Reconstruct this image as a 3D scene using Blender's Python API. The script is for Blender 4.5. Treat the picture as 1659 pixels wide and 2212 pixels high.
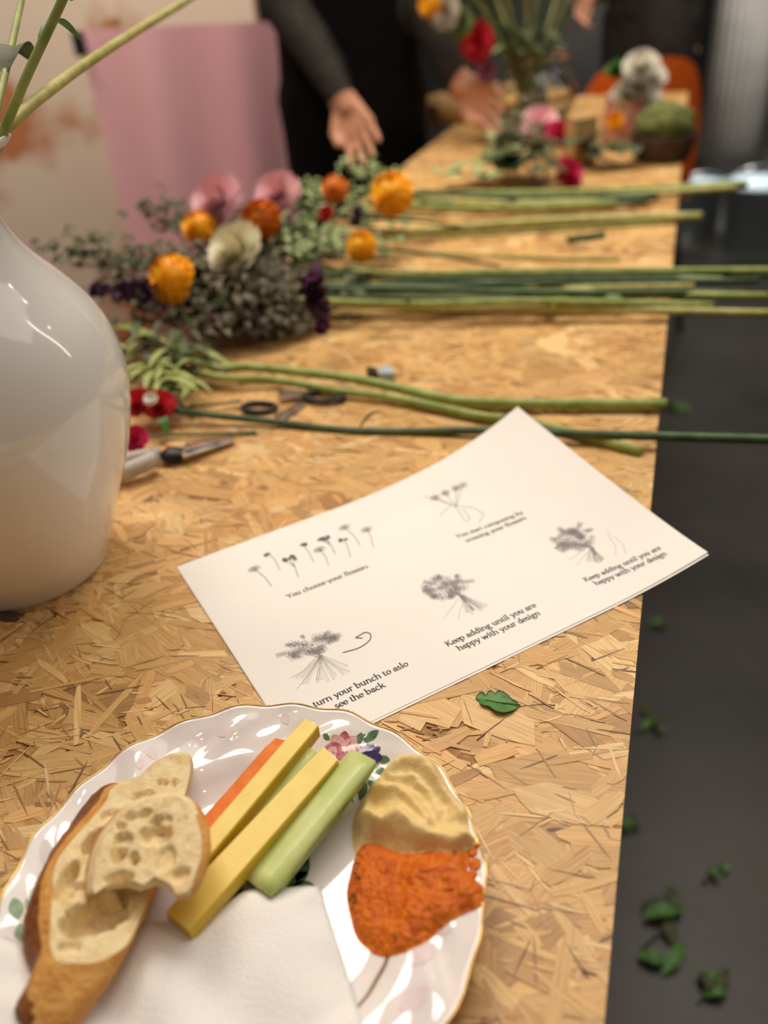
import bpy, bmesh, math, random
import numpy as np
from mathutils import Vector, Matrix, noise
from mathutils.geometry import delaunay_2d_cdt
random.seed(7)
scene = bpy.context.scene
for o in list(bpy.data.objects): bpy.data.objects.remove(o)
col = scene.collection
R = math.radians

# ------------------------------------------------------------------ camera
TZ = 0.80                      # table top above the floor
CH = 0.3624                    # camera above the table top
FPX, PITCH, ROLL = 1850.0, R(33.0), R(5.0)
cam_d = bpy.data.cameras.new('camera'); cam = bpy.data.objects.new('camera', cam_d); col.objects.link(cam)
scene.camera = cam
CAM = Vector((0, 0, TZ + CH))
FW = Vector((0, math.cos(PITCH), -math.sin(PITCH))); UP0 = Vector((0, math.sin(PITCH), math.cos(PITCH))); RT0 = Vector((1, 0, 0))
_c, _s = math.cos(ROLL), math.sin(ROLL)
RT = RT0*_c - UP0*_s           # image x axis
DN = -RT0*_s - UP0*_c          # image y axis (down)
m3 = Matrix((RT, -DN, -FW)).transposed()
cam.matrix_world = Matrix.Translation(CAM) @ m3.to_4x4()
cam_d.sensor_fit = 'VERTICAL'; cam_d.sensor_height = 24.0
cam_d.lens = 24.0*FPX/2212.0
cam_d.clip_start = 0.02; cam_d.clip_end = 50
cam_d.dof.use_dof = True
cam_d.dof.focus_distance = 0.485
cam_d.dof.aperture_fstop = cam_d.lens/8.0
cam_d.dof.aperture_blades = 0

# ------------------------------------------------------------------ world, lights, exposure
w = bpy.data.worlds.new('world'); scene.world = w; w.use_nodes = True
w.node_tree.nodes['Background'].inputs[0].default_value = (1.0, 0.86, 0.70, 1)
w.node_tree.nodes['Background'].inputs[1].default_value = 0.15
vs = scene.view_settings
vs.view_transform = 'Standard'; vs.look = 'None'; vs.gamma = 1.0; vs.exposure = -0.42; vs.use_curve_mapping = False

def area(name, loc, target, sx, sy, power, color):
    d = bpy.data.lights.new(name, 'AREA'); d.shape = 'RECTANGLE'; d.size = sx; d.size_y = sy; d.energy = power; d.color = color
    o = bpy.data.objects.new(name, d); col.objects.link(o); o.location = loc
    o.rotation_euler = (Vector(target)-Vector(loc)).to_track_quat('-Z', 'Y').to_euler(); return o
def bulb(name, loc, power, radius=0.03, color=(1, .91, .80)):
    d = bpy.data.lights.new(name, 'POINT'); d.energy = power; d.shadow_soft_size = radius; d.color = color
    o = bpy.data.objects.new(name, d); col.objects.link(o); o.location = loc; return o
WARM = (1.0, 0.91, 0.80)
area('ceiling_panel_light', (0.55, 0.9, 2.85), (0.1, 0.6, 0.8), 2.0, 2.0, 31, WARM)
area('ceiling_tube_light', (2.3, 1.3, 2.5), (0.1, 0.6, 0.8), 0.05, 2.2, 9, (1, .93, .84))
area('added_back_fill', (1.3, 3.2, 2.9), (2.0, 4.6, 0.9), 1.0, 0.8, 45, (1, .95, .88))  # added fill to lift the column and back right corner
sp_d = bpy.data.lights.new('added_column_spot', 'SPOT'); sp_d.energy = 700; sp_d.spot_size = R(54); sp_d.spot_blend = .6; sp_d.shadow_soft_size = .06; sp_d.color = (1, .96, .9)  # added lamp that only brightens the column, not a room fixture
sp_o = bpy.data.objects.new('added_column_spot', sp_d); col.objects.link(sp_o); sp_o.location = (2.0, 2.5, 2.6)
sp_o.rotation_euler = (Vector((2.07, 4.96, 0.10))-sp_o.location).to_track_quat('-Z', 'Y').to_euler()
area('added_end_fill', (0.7, 1.9, 2.9), (0.5, 2.0, 0.8), 0.8, 0.8, 26, WARM)  # extra fill put in to brighten the far end of the table
area('added_far_fill', (-0.6, 1.7, 2.85), (-0.4, 2.2, 0.9), 1.0, 1.0, 52, WARM)  # added fill to brighten the pink paper and the wall behind
for k, (x, y) in enumerate([(-.9, -.3), (-.35, -.6), (.1, .1), (.5, -.5), (-.6, .35), (.9, .3), (.25, .55), (1.3, 1.5), (.8, 2.2), (2.0, 1.6), (-.5, -1.2), (-1.1, -.9), (-1.3, .1), (.2, -1.3)]):
    bulb('ceiling_bulb', (x, y, 2.55), 1.5, .02)

# ------------------------------------------------------------------ helpers
def ray(x, y): return FW + RT*((x-829.5)/FPX) + DN*((y-1106.0)/FPX)
def P(x, y, z=0.0):            # pixel -> point on the plane z above the table top
    d = ray(x, y); return CAM + d*((TZ+z-CAM.z)/d.z)
def PY(x, y, Y):               # pixel -> point at distance Y ahead
    d = ray(x, y); return CAM + d*(Y/d.y)
def PP(x, y, p0, n):           # pixel -> plane
    d = ray(x, y); return CAM + d*((p0-CAM).dot(n)/d.dot(n))
def lin(r, g, b):
    f = lambda c: (c/255/12.92) if c/255 <= .04045 else ((c/255+.055)/1.055)**2.4
    return (f(r), f(g), f(b), 1)

MATS = {}
def mat(name, c1, c2=None, rough=.5, scale=20, bump=0.0, bscale=None, detail=4, metal=0, trans=0, ior=1.45, sss=0, coat=0, stretch=None, spec=.5, p=(.35, .65), alpha=1):
    if name in MATS: return MATS[name]
    m = bpy.data.materials.new(name); m.use_nodes = True; nt = m.node_tree; b = nt.nodes['Principled BSDF']
    tc = nt.nodes.new('ShaderNodeTexCoord'); src = tc.outputs['Object']
    if stretch:
        mp = nt.nodes.new('ShaderNodeMapping'); mp.inputs['Scale'].default_value = stretch; nt.links.new(src, mp.inputs[0]); src = mp.outputs[0]
    c2 = c2 or tuple(x*.85 for x in c1[:3])+(1,)
    nz = nt.nodes.new('ShaderNodeTexNoise'); nz.inputs['Scale'].default_value = scale; nz.inputs['Detail'].default_value = detail; nt.links.new(src, nz.inputs['Vector'])
    rp = nt.nodes.new('ShaderNodeValToRGB'); rp.color_ramp.elements[0].position = p[0]; rp.color_ramp.elements[1].position = p[1]
    rp.color_ramp.elements[0].color = c1; rp.color_ramp.elements[1].color = c2
    nt.links.new(nz.outputs['Fac'], rp.inputs[0]); nt.links.new(rp.outputs[0], b.inputs['Base Color'])
    b.inputs['Roughness'].default_value = rough; b.inputs['Metallic'].default_value = metal; b.inputs['IOR'].default_value = ior
    b.inputs['Transmission Weight'].default_value = trans; b.inputs['Coat Weight'].default_value = coat
    b.inputs['Specular IOR Level'].default_value = spec
    if sss:
        b.inputs['Subsurface Weight'].default_value = sss; b.inputs['Subsurface Radius'].default_value = (.004, .003, .002); b.inputs['Subsurface Scale'].default_value = 1
    if bump:
        nb = nt.nodes.new('ShaderNodeTexNoise'); nb.inputs['Scale'].default_value = bscale or scale*3; nb.inputs['Detail'].default_value = 5; nt.links.new(src, nb.inputs['Vector'])
        bp = nt.nodes.new('ShaderNodeBump'); bp.inputs['Strength'].default_value = bump; bp.inputs['Distance'].default_value = .002
        nt.links.new(nb.outputs['Fac'], bp.inputs['Height']); nt.links.new(bp.outputs[0], b.inputs['Normal'])
    MATS[name] = m; return m

def mk(name, verts, faces, material, parent=None, smooth=True, fmat=None):
    me = bpy.data.meshes.new(name); me.from_pydata([tuple(v) for v in verts], [], faces)
    for m in (material if isinstance(material, (list, tuple)) else [material]): me.materials.append(m)
    if smooth: me.polygons.foreach_set('use_smooth', [True]*len(me.polygons))
    if fmat is not None: me.polygons.foreach_set('material_index', fmat)
    me.update()
    o = bpy.data.objects.new(name, me); col.objects.link(o)
    if parent:
        o.parent = parent; o.matrix_parent_inverse = Matrix.Translation(-parent.location)
    return o
def tag(o, label, cat, group=None):
    o['label'] = label; o['category'] = cat
    if group: o['group'] = group
    return o
def thing(name, loc, label, cat, group=None):
    o = bpy.data.objects.new(name, None); o.empty_display_size = .02; col.objects.link(o); o.location = loc
    return tag(o, label, cat, group)
def struct(o): o['kind'] = 'structure'; return o

class MB:
    def __init__(s): s.v = []; s.f = []; s.m = []
    def add(s, v, f, m=0):
        n = len(s.v); s.v += [Vector(p) for p in v]; s.f += [tuple(i+n for i in q) for q in f]; s.m += [m]*len(f); return s
    def box(s, a, b, m=0):
        x0, y0, z0 = a; x1, y1, z1 = b
        return s.add([(x0,y0,z0),(x1,y0,z0),(x1,y1,z0),(x0,y1,z0),(x0,y0,z1),(x1,y0,z1),(x1,y1,z1),(x0,y1,z1)],
                     [(3,2,1,0),(4,5,6,7),(0,1,5,4),(1,2,6,5),(2,3,7,6),(3,0,4,7)], m)
    def tube(s, pts, rad, n=8, m=0, cap=True):
        pts = [Vector(p) for p in pts]; k = len(pts)
        rad = rad if isinstance(rad, (list, tuple)) else [rad]*k
        v = []; ref = None
        for i in range(k):
            t = (pts[min(i+1, k-1)]-pts[max(i-1, 0)]).normalized()
            if ref is None: ref = t.orthogonal().normalized()
            ref = (ref - t*ref.dot(t)).normalized(); bi = t.cross(ref)
            for j in range(n):
                a = 2*math.pi*j/n; v.append(pts[i]+(ref*math.cos(a)+bi*math.sin(a))*rad[i])
        f = [(i*n+j, i*n+(j+1) % n, (i+1)*n+(j+1) % n, (i+1)*n+j) for i in range(k-1) for j in range(n)]
        if cap: f += [tuple(range(n))[::-1], tuple((k-1)*n+j for j in range(n))]
        return s.add(v, f, m)
    def ball(s, c, r, m=0, nu=12, nv=8, jit=0, axis=None):
        c = Vector(c); r = Vector((r, r, r)) if isinstance(r, (int, float)) else Vector(r)
        v = []; q = Vector((0, 0, 1)).rotation_difference(Vector(axis)) if axis else None
        for i in range(nv+1):
            th = math.pi*i/nv
            for j in range(nu):
                a = 2*math.pi*j/nu; d = Vector((math.sin(th)*math.cos(a)*r.x, math.sin(th)*math.sin(a)*r.y, math.cos(th)*r.z))
                if jit: d *= 1+jit*noise.noise(d*60+c*17)
                if q: d = q @ d
                v.append(c+d)
        f = [(i*nu+j, (i+1)*nu+j, (i+1)*nu+(j+1) % nu, i*nu+(j+1) % nu) for i in range(nv) for j in range(nu)]
        return s.add(v, f, m)
    def lathe(s, prof, c=(0, 0, 0), n=48, m=0, rfun=None):
        c = Vector(c); k = len(prof); v = []
        for (r, z) in prof:
            for j in range(n):
                a = 2*math.pi*j/n; v.append(c+Vector((r*math.cos(a), r*math.sin(a), z)))
        f = [(i*n+j, i*n+(j+1) % n, (i+1)*n+(j+1) % n, (i+1)*n+j) for i in range(k-1) for j in range(n)]
        return s.add(v, f, m)
    def build(s, name, material, parent=None, smooth=True): return mk(name, s.v, s.f, material, parent, smooth, s.m)

def bez(pts, n=8):             # Catmull-Rom through points
    pts = [Vector(p) for p in pts]
    if len(pts) < 3: return [pts[0].lerp(pts[-1], i/n) for i in range(n+1)]
    q = [pts[0]*2-pts[1]]+pts+[pts[-1]*2-pts[-2]]; out = []
    for i in range(1, len(q)-2):
        for j in range(n):
            t = j/n; a, b, c, d = q[i-1:i+3]
            out.append(.5*((2*b)+(c-a)*t+(2*a-5*b+4*c-d)*t*t+(3*b-a-3*c+d)*t**3))
    return out+[pts[-1]]

# ------------------------------------------------------------------ room
E0 = Vector((.0695, .1712)); ED = Vector((.3398, .9405)).normalized(); EN = Vector((-ED.y, ED.x))   # right edge of table, along, towards left
M_floor = mat('dark concrete floor', lin(78, 75, 71), lin(54, 52, 50), .38, 2.2, .25, 40, detail=8, spec=.4)
M_plaster = mat('patchy plaster', lin(222, 205, 186), lin(186, 120, 82), .85, 2.6, .2, 30, detail=5, p=(.47, .54))
M_dark = mat('dark painted wall', lin(46, 43, 40), lin(28, 27, 26), .8, 2.5, .2, 20)
M_ceil = mat('off white ceiling', lin(190, 182, 170), lin(176, 168, 158), .9, 3)
RX0, RX1, RY0, RY1, RH = -2.6, 3.6, -2.0, 5.4, 3.0
struct(MB().box((RX0, RY0, -.1), (RX1, RY1, 0)).build('floor', M_floor, smooth=False))
struct(MB().box((RX0, RY0, RH), (RX1, RY1, RH+.1)).build('ceiling', M_ceil, smooth=False))
struct(MB().box((RX0-.1, RY0, 0), (RX0, RY1, RH)).build('wall_left', M_plaster, smooth=False))
struct(MB().box((RX1, RY0, 0), (RX1+.1, RY1, RH)).build('wall_right', M_dark, smooth=False))
struct(MB().box((RX0, RY1, 0), (RX1, RY1+.1, RH)).build('wall_back', M_dark, smooth=False))
struct(MB().box((RX0, RY0-.1, 0), (RX1, RY0, RH)).build('wall_front', M_ceil, smooth=False))
struct(MB().box((RX0, 2.62, 0), (PY(548, 20, 2.62).x, 2.74, RH)).build('wall_partition', M_plaster, smooth=False))

# ------------------------------------------------------------------ table of oriented strand board
TW, V0, V1 = .535, -.45, 2.42
def tb(u, v, z=0.0):           # table coordinates: u from right edge to left, v along
    q = E0+EN*u+ED*v; return Vector((q.x, q.y, TZ+z))
def mat_strand():
    m = bpy.data.materials.new('wood strand'); m.use_nodes = True; nt = m.node_tree; b = nt.nodes['Principled BSDF']
    at = nt.nodes.new('ShaderNodeAttribute'); at.attribute_name = 'tint'
    ag = nt.nodes.new('ShaderNodeAttribute'); ag.attribute_name = 'grain'
    mp = nt.nodes.new('ShaderNodeMapping'); mp.inputs['Scale'].default_value = (35, 900, 1); nt.links.new(ag.outputs['Vector'], mp.inputs[0])
    nz = nt.nodes.new('ShaderNodeTexNoise'); nz.inputs['Scale'].default_value = 1; nz.inputs['Detail'].default_value = 5; nt.links.new(mp.outputs[0], nz.inputs['Vector'])
    rp = nt.nodes.new('ShaderNodeValToRGB'); rp.color_ramp.elements[0].position = .28; rp.color_ramp.elements[1].position = .62
    rp.color_ramp.elements[0].color = (.74, .67, .58, 1); rp.color_ramp.elements[1].color = (1.05, 1.03, 1, 1); nt.links.new(nz.outputs['Fac'], rp.inputs[0])
    mx = nt.nodes.new('ShaderNodeMix'); mx.data_type = 'RGBA'; mx.blend_type = 'MULTIPLY'; mx.inputs['Factor'].default_value = 1
    nt.links.new(at.outputs['Color'], mx.inputs['A']); nt.links.new(rp.outputs[0], mx.inputs['B']); nt.links.new(mx.outputs['Result'], b.inputs['Base Color'])
    bp = nt.nodes.new('ShaderNodeBump'); bp.inputs['Strength'].default_value = .35; bp.inputs['Distance'].default_value = .0006
    nt.links.new(nz.outputs['Fac'], bp.inputs['Height']); nt.links.new(bp.outputs[0], b.inputs['Normal'])
    b.inputs['Roughness'].default_value = .42; b.inputs['Specular IOR Level'].default_value = .45
    return m
M_strand = mat_strand()
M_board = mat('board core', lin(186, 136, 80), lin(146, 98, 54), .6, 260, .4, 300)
M_trestle = mat('raw pine leg', lin(186, 146, 98), lin(150, 108, 66), .6, 30, .2, 60)
table = thing('osb_table', tb(.27, .9, -TZ), 'long narrow work table with an oriented strand board top', 'table')
bb = MB()
cs = [tb(0, V0), tb(0, V1), tb(TW, V1), tb(TW, V0)]
bb.add([c+Vector((0, 0, -.018)) for c in cs]+cs, [(0, 1, 2, 3), (7, 6, 5, 4), (0, 4, 5, 1), (1, 5, 6, 2), (2, 6, 7, 3), (3, 7, 4, 0)])
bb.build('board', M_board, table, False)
for (u, v) in ((.09, -.3), (TW-.09, -.3), (.09, 2.2), (TW-.09, 2.2)):
    lg = MB(); c = [tb(u+a, v+b, -.018) for a, b in ((-.025, -.025), (.025, -.025), (.025, .025), (-.025, .025))]
    lg.add([Vector((q.x, q.y, 0)) for q in c]+c, [(0, 1, 2, 3), (7, 6, 5, 4), (0, 4, 5, 1), (1, 5, 6, 2), (2, 6, 7, 3), (3, 7, 4, 0)])
    lg.build('leg', M_trestle, table, False)

def clip(poly, u0, u1, v0, v1):
    for ax, lim, sg in ((0, u0, 1), (0, u1, -1), (1, v0, 1), (1, v1, -1)):
        out = []
        for i in range(len(poly)):
            a, b = poly[i-1], poly[i]; da, db = (a[ax]-lim)*sg, (b[ax]-lim)*sg
            if (da >= 0) != (db >= 0):
                t = da/(da-db); out.append(tuple(a[k]+(b[k]-a[k])*t for k in range(len(a))))
            if db >= 0: out.append(b)
        poly = out
        if len(poly) < 3: return []
    return poly
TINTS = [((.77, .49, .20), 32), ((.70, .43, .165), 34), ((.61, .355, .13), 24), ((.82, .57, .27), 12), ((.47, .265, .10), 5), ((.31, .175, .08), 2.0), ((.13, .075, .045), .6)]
tw_ = [t[1] for t in TINTS]
strands = []
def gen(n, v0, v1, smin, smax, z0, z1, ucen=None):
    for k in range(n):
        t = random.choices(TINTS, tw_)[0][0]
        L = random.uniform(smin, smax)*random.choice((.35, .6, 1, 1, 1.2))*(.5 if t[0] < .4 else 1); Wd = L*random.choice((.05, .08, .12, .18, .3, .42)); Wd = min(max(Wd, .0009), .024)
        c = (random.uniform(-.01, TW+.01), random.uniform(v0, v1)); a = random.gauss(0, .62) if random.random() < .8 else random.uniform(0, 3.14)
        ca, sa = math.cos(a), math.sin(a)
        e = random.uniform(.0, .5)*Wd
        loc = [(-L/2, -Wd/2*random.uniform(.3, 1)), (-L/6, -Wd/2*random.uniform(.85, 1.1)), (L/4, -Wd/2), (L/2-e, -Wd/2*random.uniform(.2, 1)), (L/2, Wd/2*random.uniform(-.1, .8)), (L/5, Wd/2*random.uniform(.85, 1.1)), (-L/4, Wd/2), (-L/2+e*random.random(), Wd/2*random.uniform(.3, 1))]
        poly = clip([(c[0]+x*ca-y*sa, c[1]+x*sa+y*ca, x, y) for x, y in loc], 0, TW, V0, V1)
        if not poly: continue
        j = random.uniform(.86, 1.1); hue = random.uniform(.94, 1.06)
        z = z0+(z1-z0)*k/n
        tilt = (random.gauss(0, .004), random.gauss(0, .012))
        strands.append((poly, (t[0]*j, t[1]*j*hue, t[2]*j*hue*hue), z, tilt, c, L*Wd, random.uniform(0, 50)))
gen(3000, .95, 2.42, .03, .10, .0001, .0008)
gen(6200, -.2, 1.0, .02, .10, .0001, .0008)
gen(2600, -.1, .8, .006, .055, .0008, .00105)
def gen_slivers_and_shade(n, v0, v1):
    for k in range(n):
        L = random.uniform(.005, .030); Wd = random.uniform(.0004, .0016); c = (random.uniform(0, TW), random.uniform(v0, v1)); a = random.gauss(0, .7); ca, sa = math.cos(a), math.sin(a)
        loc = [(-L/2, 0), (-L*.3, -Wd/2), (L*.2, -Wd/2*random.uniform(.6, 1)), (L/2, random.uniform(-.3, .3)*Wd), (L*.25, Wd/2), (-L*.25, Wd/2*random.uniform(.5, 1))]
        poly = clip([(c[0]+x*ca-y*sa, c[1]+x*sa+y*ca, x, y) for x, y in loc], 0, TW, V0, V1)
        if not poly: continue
        t = random.choices(((.24, .135, .06), (.38, .225, .095), (.50, .31, .13), (.84, .62, .34), (.10, .06, .035)), (18, 28, 24, 28, 2))[0]  # dark tints paint the shade of thin cracks, pale ones are wood slivers
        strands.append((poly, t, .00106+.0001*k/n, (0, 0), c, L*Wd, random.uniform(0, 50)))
gen_slivers_and_shade(1900, -.1, .9)
def strand_geo(sl):
    V, F, T, G = [], [], [], []
    for poly, t, z, tilt, c, ar, sd in sl:
        n0 = len(V); n = len(poly)
        for (u, v, x, y) in poly:
            zz = max(.00005, z+tilt[0]*x+max(-.0002, min(.0002, tilt[1]*y))); V.append(tb(u, v, zz)); T.append(t); G.append((x+sd, y+sd*.37, 0))
        for (u, v, x, y) in poly:
            V.append(tb(u, v, 0)); T.append(tuple(q*.8 for q in t)); G.append((x+sd, y+sd*.37, 0))
        F.append(tuple(range(n0, n0+n)))
        F += [(n0+i, n0+n+i, n0+n+(i+1) % n, n0+(i+1) % n) for i in range(n)]
    return V, F, T, G
def strand_obj(name, sl, parent):
    V, F, T, G = strand_geo(sl); o = mk(name, V, F, M_strand, parent, False); me = o.data
    a = me.attributes.new('tint', 'FLOAT_COLOR', 'POINT'); a.data.foreach_set('color', [x for t in T for x in (t[0], t[1], t[2], 1)])
    g = me.attributes.new('grain', 'FLOAT_VECTOR', 'POINT'); g.data.foreach_set('vector', [x for t in G for x in t]); return o
def topix(p):
    d = Vector(p)-CAM; z = d.dot(FW); return 829.5+FPX*d.dot(RT)/z, 1106+FPX*d.dot(DN)/z, z
def score(i):
    poly, t, z, tilt, c, ar, sd = strands[i]; x, y, dz = topix(tb(c[0], c[1]))
    if not (0 < x < 1659 and 900 < y < 2212) or z < .00055: return 0
    if (x-525)**2/520**2+(y-1990)**2/470**2 < 1 or x < 230 and y < 1300: return 0
    if 400 < x < 1400 and y < 1228-(x-383)*.44+ (x-383)*.0+ 330 and y > 1228-(x-383)*.44: return 0
    return ar/dz**2*(z-.0004)
order = sorted(range(len(strands)), key=score, reverse=True)
pick = set(order[:290])
for i in sorted(pick): strand_obj('strand', [strands[i]], table)
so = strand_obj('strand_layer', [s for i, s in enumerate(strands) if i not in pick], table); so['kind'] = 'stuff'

# ------------------------------------------------------------------ printed sheets
M_paper = mat('white paper', lin(250, 246, 240), lin(246, 241, 234), .75, 8, .04, 200, sss=0)
M_ink = mat('grey black ink', lin(46, 42, 50), lin(58, 54, 62), .7, 50)
M_ink2 = mat('fine grey ink', lin(104, 98, 104), lin(118, 112, 118), .7, 50)
M_ink3 = mat('pale grey ink', lin(132, 126, 132), lin(146, 140, 146), .7, 50)
PL = P(383, 1228); PB = P(648, 1638)
PA = (PB-PL).normalized(); PBv = Vector((-PA.y, PA.x, 0))      # down the page, along the page
PLEN, PWID = .307, .21
def sheet_z(s, t):
    a = max(0, (s/PLEN-.42)/.58); b = 1-t/PWID
    return .0018 + .0275*a*a*(max(0, b)**1.35) + .0065*max(0, (s/PLEN-.7)/.3)**2 + .0009*math.sin(s*21+1)*math.sin(t*15)*(b)
def sheet(s, t, off=0.0):
    q = PL+PBv*s+PA*t; return Vector((q.x, q.y, TZ+sheet_z(s, t)+off))
def page(x, y):                # pixel -> page coordinates
    z = .001
    for _ in range(8):
        q = P(x, y, z)-PL; q.z = 0; s, t = q.dot(PBv), q.dot(PA); z = sheet_z(min(max(s, 0), PLEN), min(max(t, 0), PWID))
    return s, t
def build_sheet(name, fn, label):
    n, k = 44, 30; V, F = [], []
    for lay in (0, -.00018):
        for i in range(n+1):
            for j in range(k+1): V.append(fn(PLEN*i/n, PWID*j/k)+Vector((0, 0, lay)))
    N = (n+1)*(k+1); id = lambda l, i, j: l*N+i*(k+1)+j
    for i in range(n):
        for j in range(k):
            F.append((id(0, i, j), id(0, i, j+1), id(0, i+1, j+1), id(0, i+1, j))[::-1]); F.append((id(1, i, j), id(1, i, j+1), id(1, i+1, j+1), id(1, i+1, j)))
    for i in range(n):
        F.append((id(0, i, 0), id(1, i, 0), id(1, i+1, 0), id(0, i+1, 0))); F.append((id(0, i, k), id(0, i+1, k), id(1, i+1, k), id(1, i, k)))
    for j in range(k):
        F.append((id(0, 0, j), id(0, 0, j+1), id(1, 0, j+1), id(1, 0, j))); F.append((id(0, n, j), id(1, n, j), id(1, n, j+1), id(0, n, j+1)))
    r = thing(name, (fn(PLEN/2, PWID/2).x, fn(PLEN/2, PWID/2).y, TZ+.001), label, 'paper'); r_sh = mk('sheet', V, F, M_paper, r, False); return r_sh
def sheet2(s, t):
    q = PL+PBv*(s-.0005)+PA*(t+.0016); return Vector((q.x, q.y, TZ+.00155+ (sheet_z(s, t)-.0018)*.93 - .0004*(s/PLEN)))
top_sheet = build_sheet('instruction_sheet', sheet, 'white printed sheet of bouquet drawings and captions, lying uppermost with a curled corner')
under_sheet = build_sheet('paper_sheet', sheet2, 'blank white sheet whose edge peeks out under the printed instruction sheet')

def ribbon(mb, pts, wd):       # pts in page coordinates
    pts = [Vector((p[0], p[1], 0)) for p in pts]
    for i in range(len(pts)-1):
        a, b = pts[i], pts[i+1]; d = b-a
        if d.length < 1e-7: continue
        u = d.normalized(); ww = wd(u) if callable(wd) else wd; nn = Vector((-u.y, u.x, 0))*ww/2; ex = u*ww*.25
        q = [a-ex-nn, b+ex-nn, b+ex+nn, a-ex+nn]; mb.add([sheet(p.x, p.y, .00028+.00002*(len(mb.f) % 3)) for p in q], [(0, 1, 2, 3)])
# stroke alphabet with serifs
def A_(cx, cy, rx, ry, a0, a1, n=9): return [(cx+rx*math.cos(R(a0+(a1-a0)*i/n)), cy+ry*math.sin(R(a0+(a1-a0)*i/n))) for i in range(n+1)]
def V_(x, y0, y1, b=1, t=1):
    o = [[(x, y0), (x, y1)]]
    if b: o.append([(x-.08, y0+.012), (x+.08, y0+.012)])
    if t == 1: o.append([(x-.09, y1-.035), (x, y1)])
    if t == 2: o.append([(x-.1, y1-.012), (x+.1, y1-.012)])
    return o
xh = .44
GL = {' ': (.25, []),
 'a': (.43, [A_(.19, .31, .12, .12, 165, 0), [(.31, .31), (.31, .08), (.35, .01), (.42, .03)], A_(.18, .13, .125, .12, 70, 330)]),
 'b': (.52, V_(.1, .02, .72, 0)+[A_(.26, .22, .17, .22, 140, -150, 12)]),
 'c': (.42, [A_(.23, .22, .17, .22, 45, 320, 12)]),
 'd': (.52, V_(.40, .0, .72, 0)+[A_(.24, .22, .17, .22, 40, 330, 12), [(.40, .02), (.48, .02)]]),
 'e': (.43, [A_(.22, .22, .17, .22, 0, 315, 12), [(.06, .235), (.39, .235)]]),
 'f': (.30, V_(.12, 0, .55, 1, 0)+[A_(.22, .57, .1, .14, 180, 45), [(.03, xh), (.27, xh)]]),
 'g': (.47, [A_(.21, .29, .14, .15, 0, 360, 12), [(.33, .38), (.44, .41)], A_(.2, .06, .1, .07, 110, 270), A_(.22, -.12, .18, .11, 90, 450, 12)]),
 'h': (.54, V_(.1, 0, .72)+[A_(.26, .27, .16, .17, 165, 0)]+V_(.42, 0, .28, 1, 0)),
 'i': (.26, V_(.13, 0, xh)+[A_(.12, .62, .025, .025, 0, 360, 6)]),
 'k': (.52, V_(.1, 0, .72)+[[(.12, .2), (.40, .43)], [(.2, .26), (.46, .01)], [(.32, .43), (.47, .43)], [(.38, .012), (.52, .012)]]),
 'l': (.26, V_(.13, 0, .72)),
 'n': (.54, V_(.1, 0, xh)+[A_(.26, .27, .16, .17, 165, 0)]+V_(.42, 0, .28, 1, 0)),
 'o': (.48, [A_(.24, .22, .18, .22, 0, 360, 14)]),
 'p': (.52, V_(.1, -.24, xh)+[A_(.26, .22, .17, .22, 140, -150, 12)]),
 'r': (.36, V_(.1, 0, xh)+[A_(.25, .28, .14, .16, 160, 50)]),
 's': (.36, [A_(.18, .32, .11, .115, 40, 240), A_(.17, .115, .12, .115, 80, -150)]),
 't': (.31, [[(.11, .56), (.11, .08), (.15, .01), (.22, .0), (.28, .05)], [(.03, xh), (.27, xh)]]),
 'u': (.54, V_(.1, .18, xh, 0)+[A_(.25, .19, .15, .18, 180, 340)]+V_(.40, 0, xh, 0)+[[(.40, .02), (.49, .02)]]),
 'w': (.72, [[(.06, xh), (.21, 0), (.36, .40)], [(.36, xh), (.51, 0), (.66, xh)], [(-.02, xh), (.15, xh)], [(.58, xh), (.72, xh)]]),
 'y': (.48, [[(.06, xh), (.25, .0)], [(.43, xh), (.22, -.1), (.12, -.22), (.03, -.2)], [(-.02, xh), (.15, xh)], [(.34, xh), (.5, xh)]]),
 'm': (.80, V_(.1, 0, xh)+[A_(.25, .28, .15, .16, 165, 0)]+V_(.40, 0, .28, 1, 0)+[A_(.55, .28, .15, .16, 165, 0)]+V_(.70, 0, .28, 1, 0)),
 'K': (.66, V_(.13, 0, .68, 1, 2)+[[(.15, .3), (.5, .66)], [(.25, .38), (.58, .01)], [(.4, .67), (.58, .67)], [(.48, .012), (.66, .012)]]),
 'Y': (.62, V_(.31, 0, .3, 1, 0)+[[(.06, .67), (.31, .29)], [(.56, .67), (.31, .29)], [(-.02, .67), (.16, .67)], [(.46, .67), (.64, .67)]])}
def caption(text, a, b, mat_=None):
    s0, t0 = page(*a); s1, t1 = page(*b); d = Vector((s1-s0, t1-t0)); adv = sum(GL[c][0] for c in text); sc = d.length/adv; u = d.normalized(); up = Vector((u.y, -u.x))
    mb = MB(); x = 0
    for c in text:
        for st in GL[c][1]:
            pts = []
            for (px, py) in st:
                q = Vector((s0, t0))+u*((x+px)*sc)+up*(py*sc); pts.append(q)
            ribbon(mb, pts, lambda dd: sc*(.034+.062*abs(dd.dot(Vector((up.x, up.y, 0))))))
        x += GL[c][0]
    return mb.build('caption', mat_ or M_ink, top_sheet, False)
caption('You choose your flowers', (622, 1293), (797, 1226))
caption('turn your bunch to aslo', (680, 1528), (884, 1437))
caption('see the back', (727, 1531), (834, 1483))
caption('Keep adding until you are', (967, 1397), (1160, 1310))
caption('happy with your design', (992, 1406), (1169, 1327))
caption('Keep adding until you are', (1265, 1257), (1429, 1186))
caption('happy with your design', (1288, 1265), (1442, 1198))
caption('You start composing by', (988, 1163), (1131, 1109))
caption('crossing your flowers', (1008, 1172), (1138, 1121))

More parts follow.
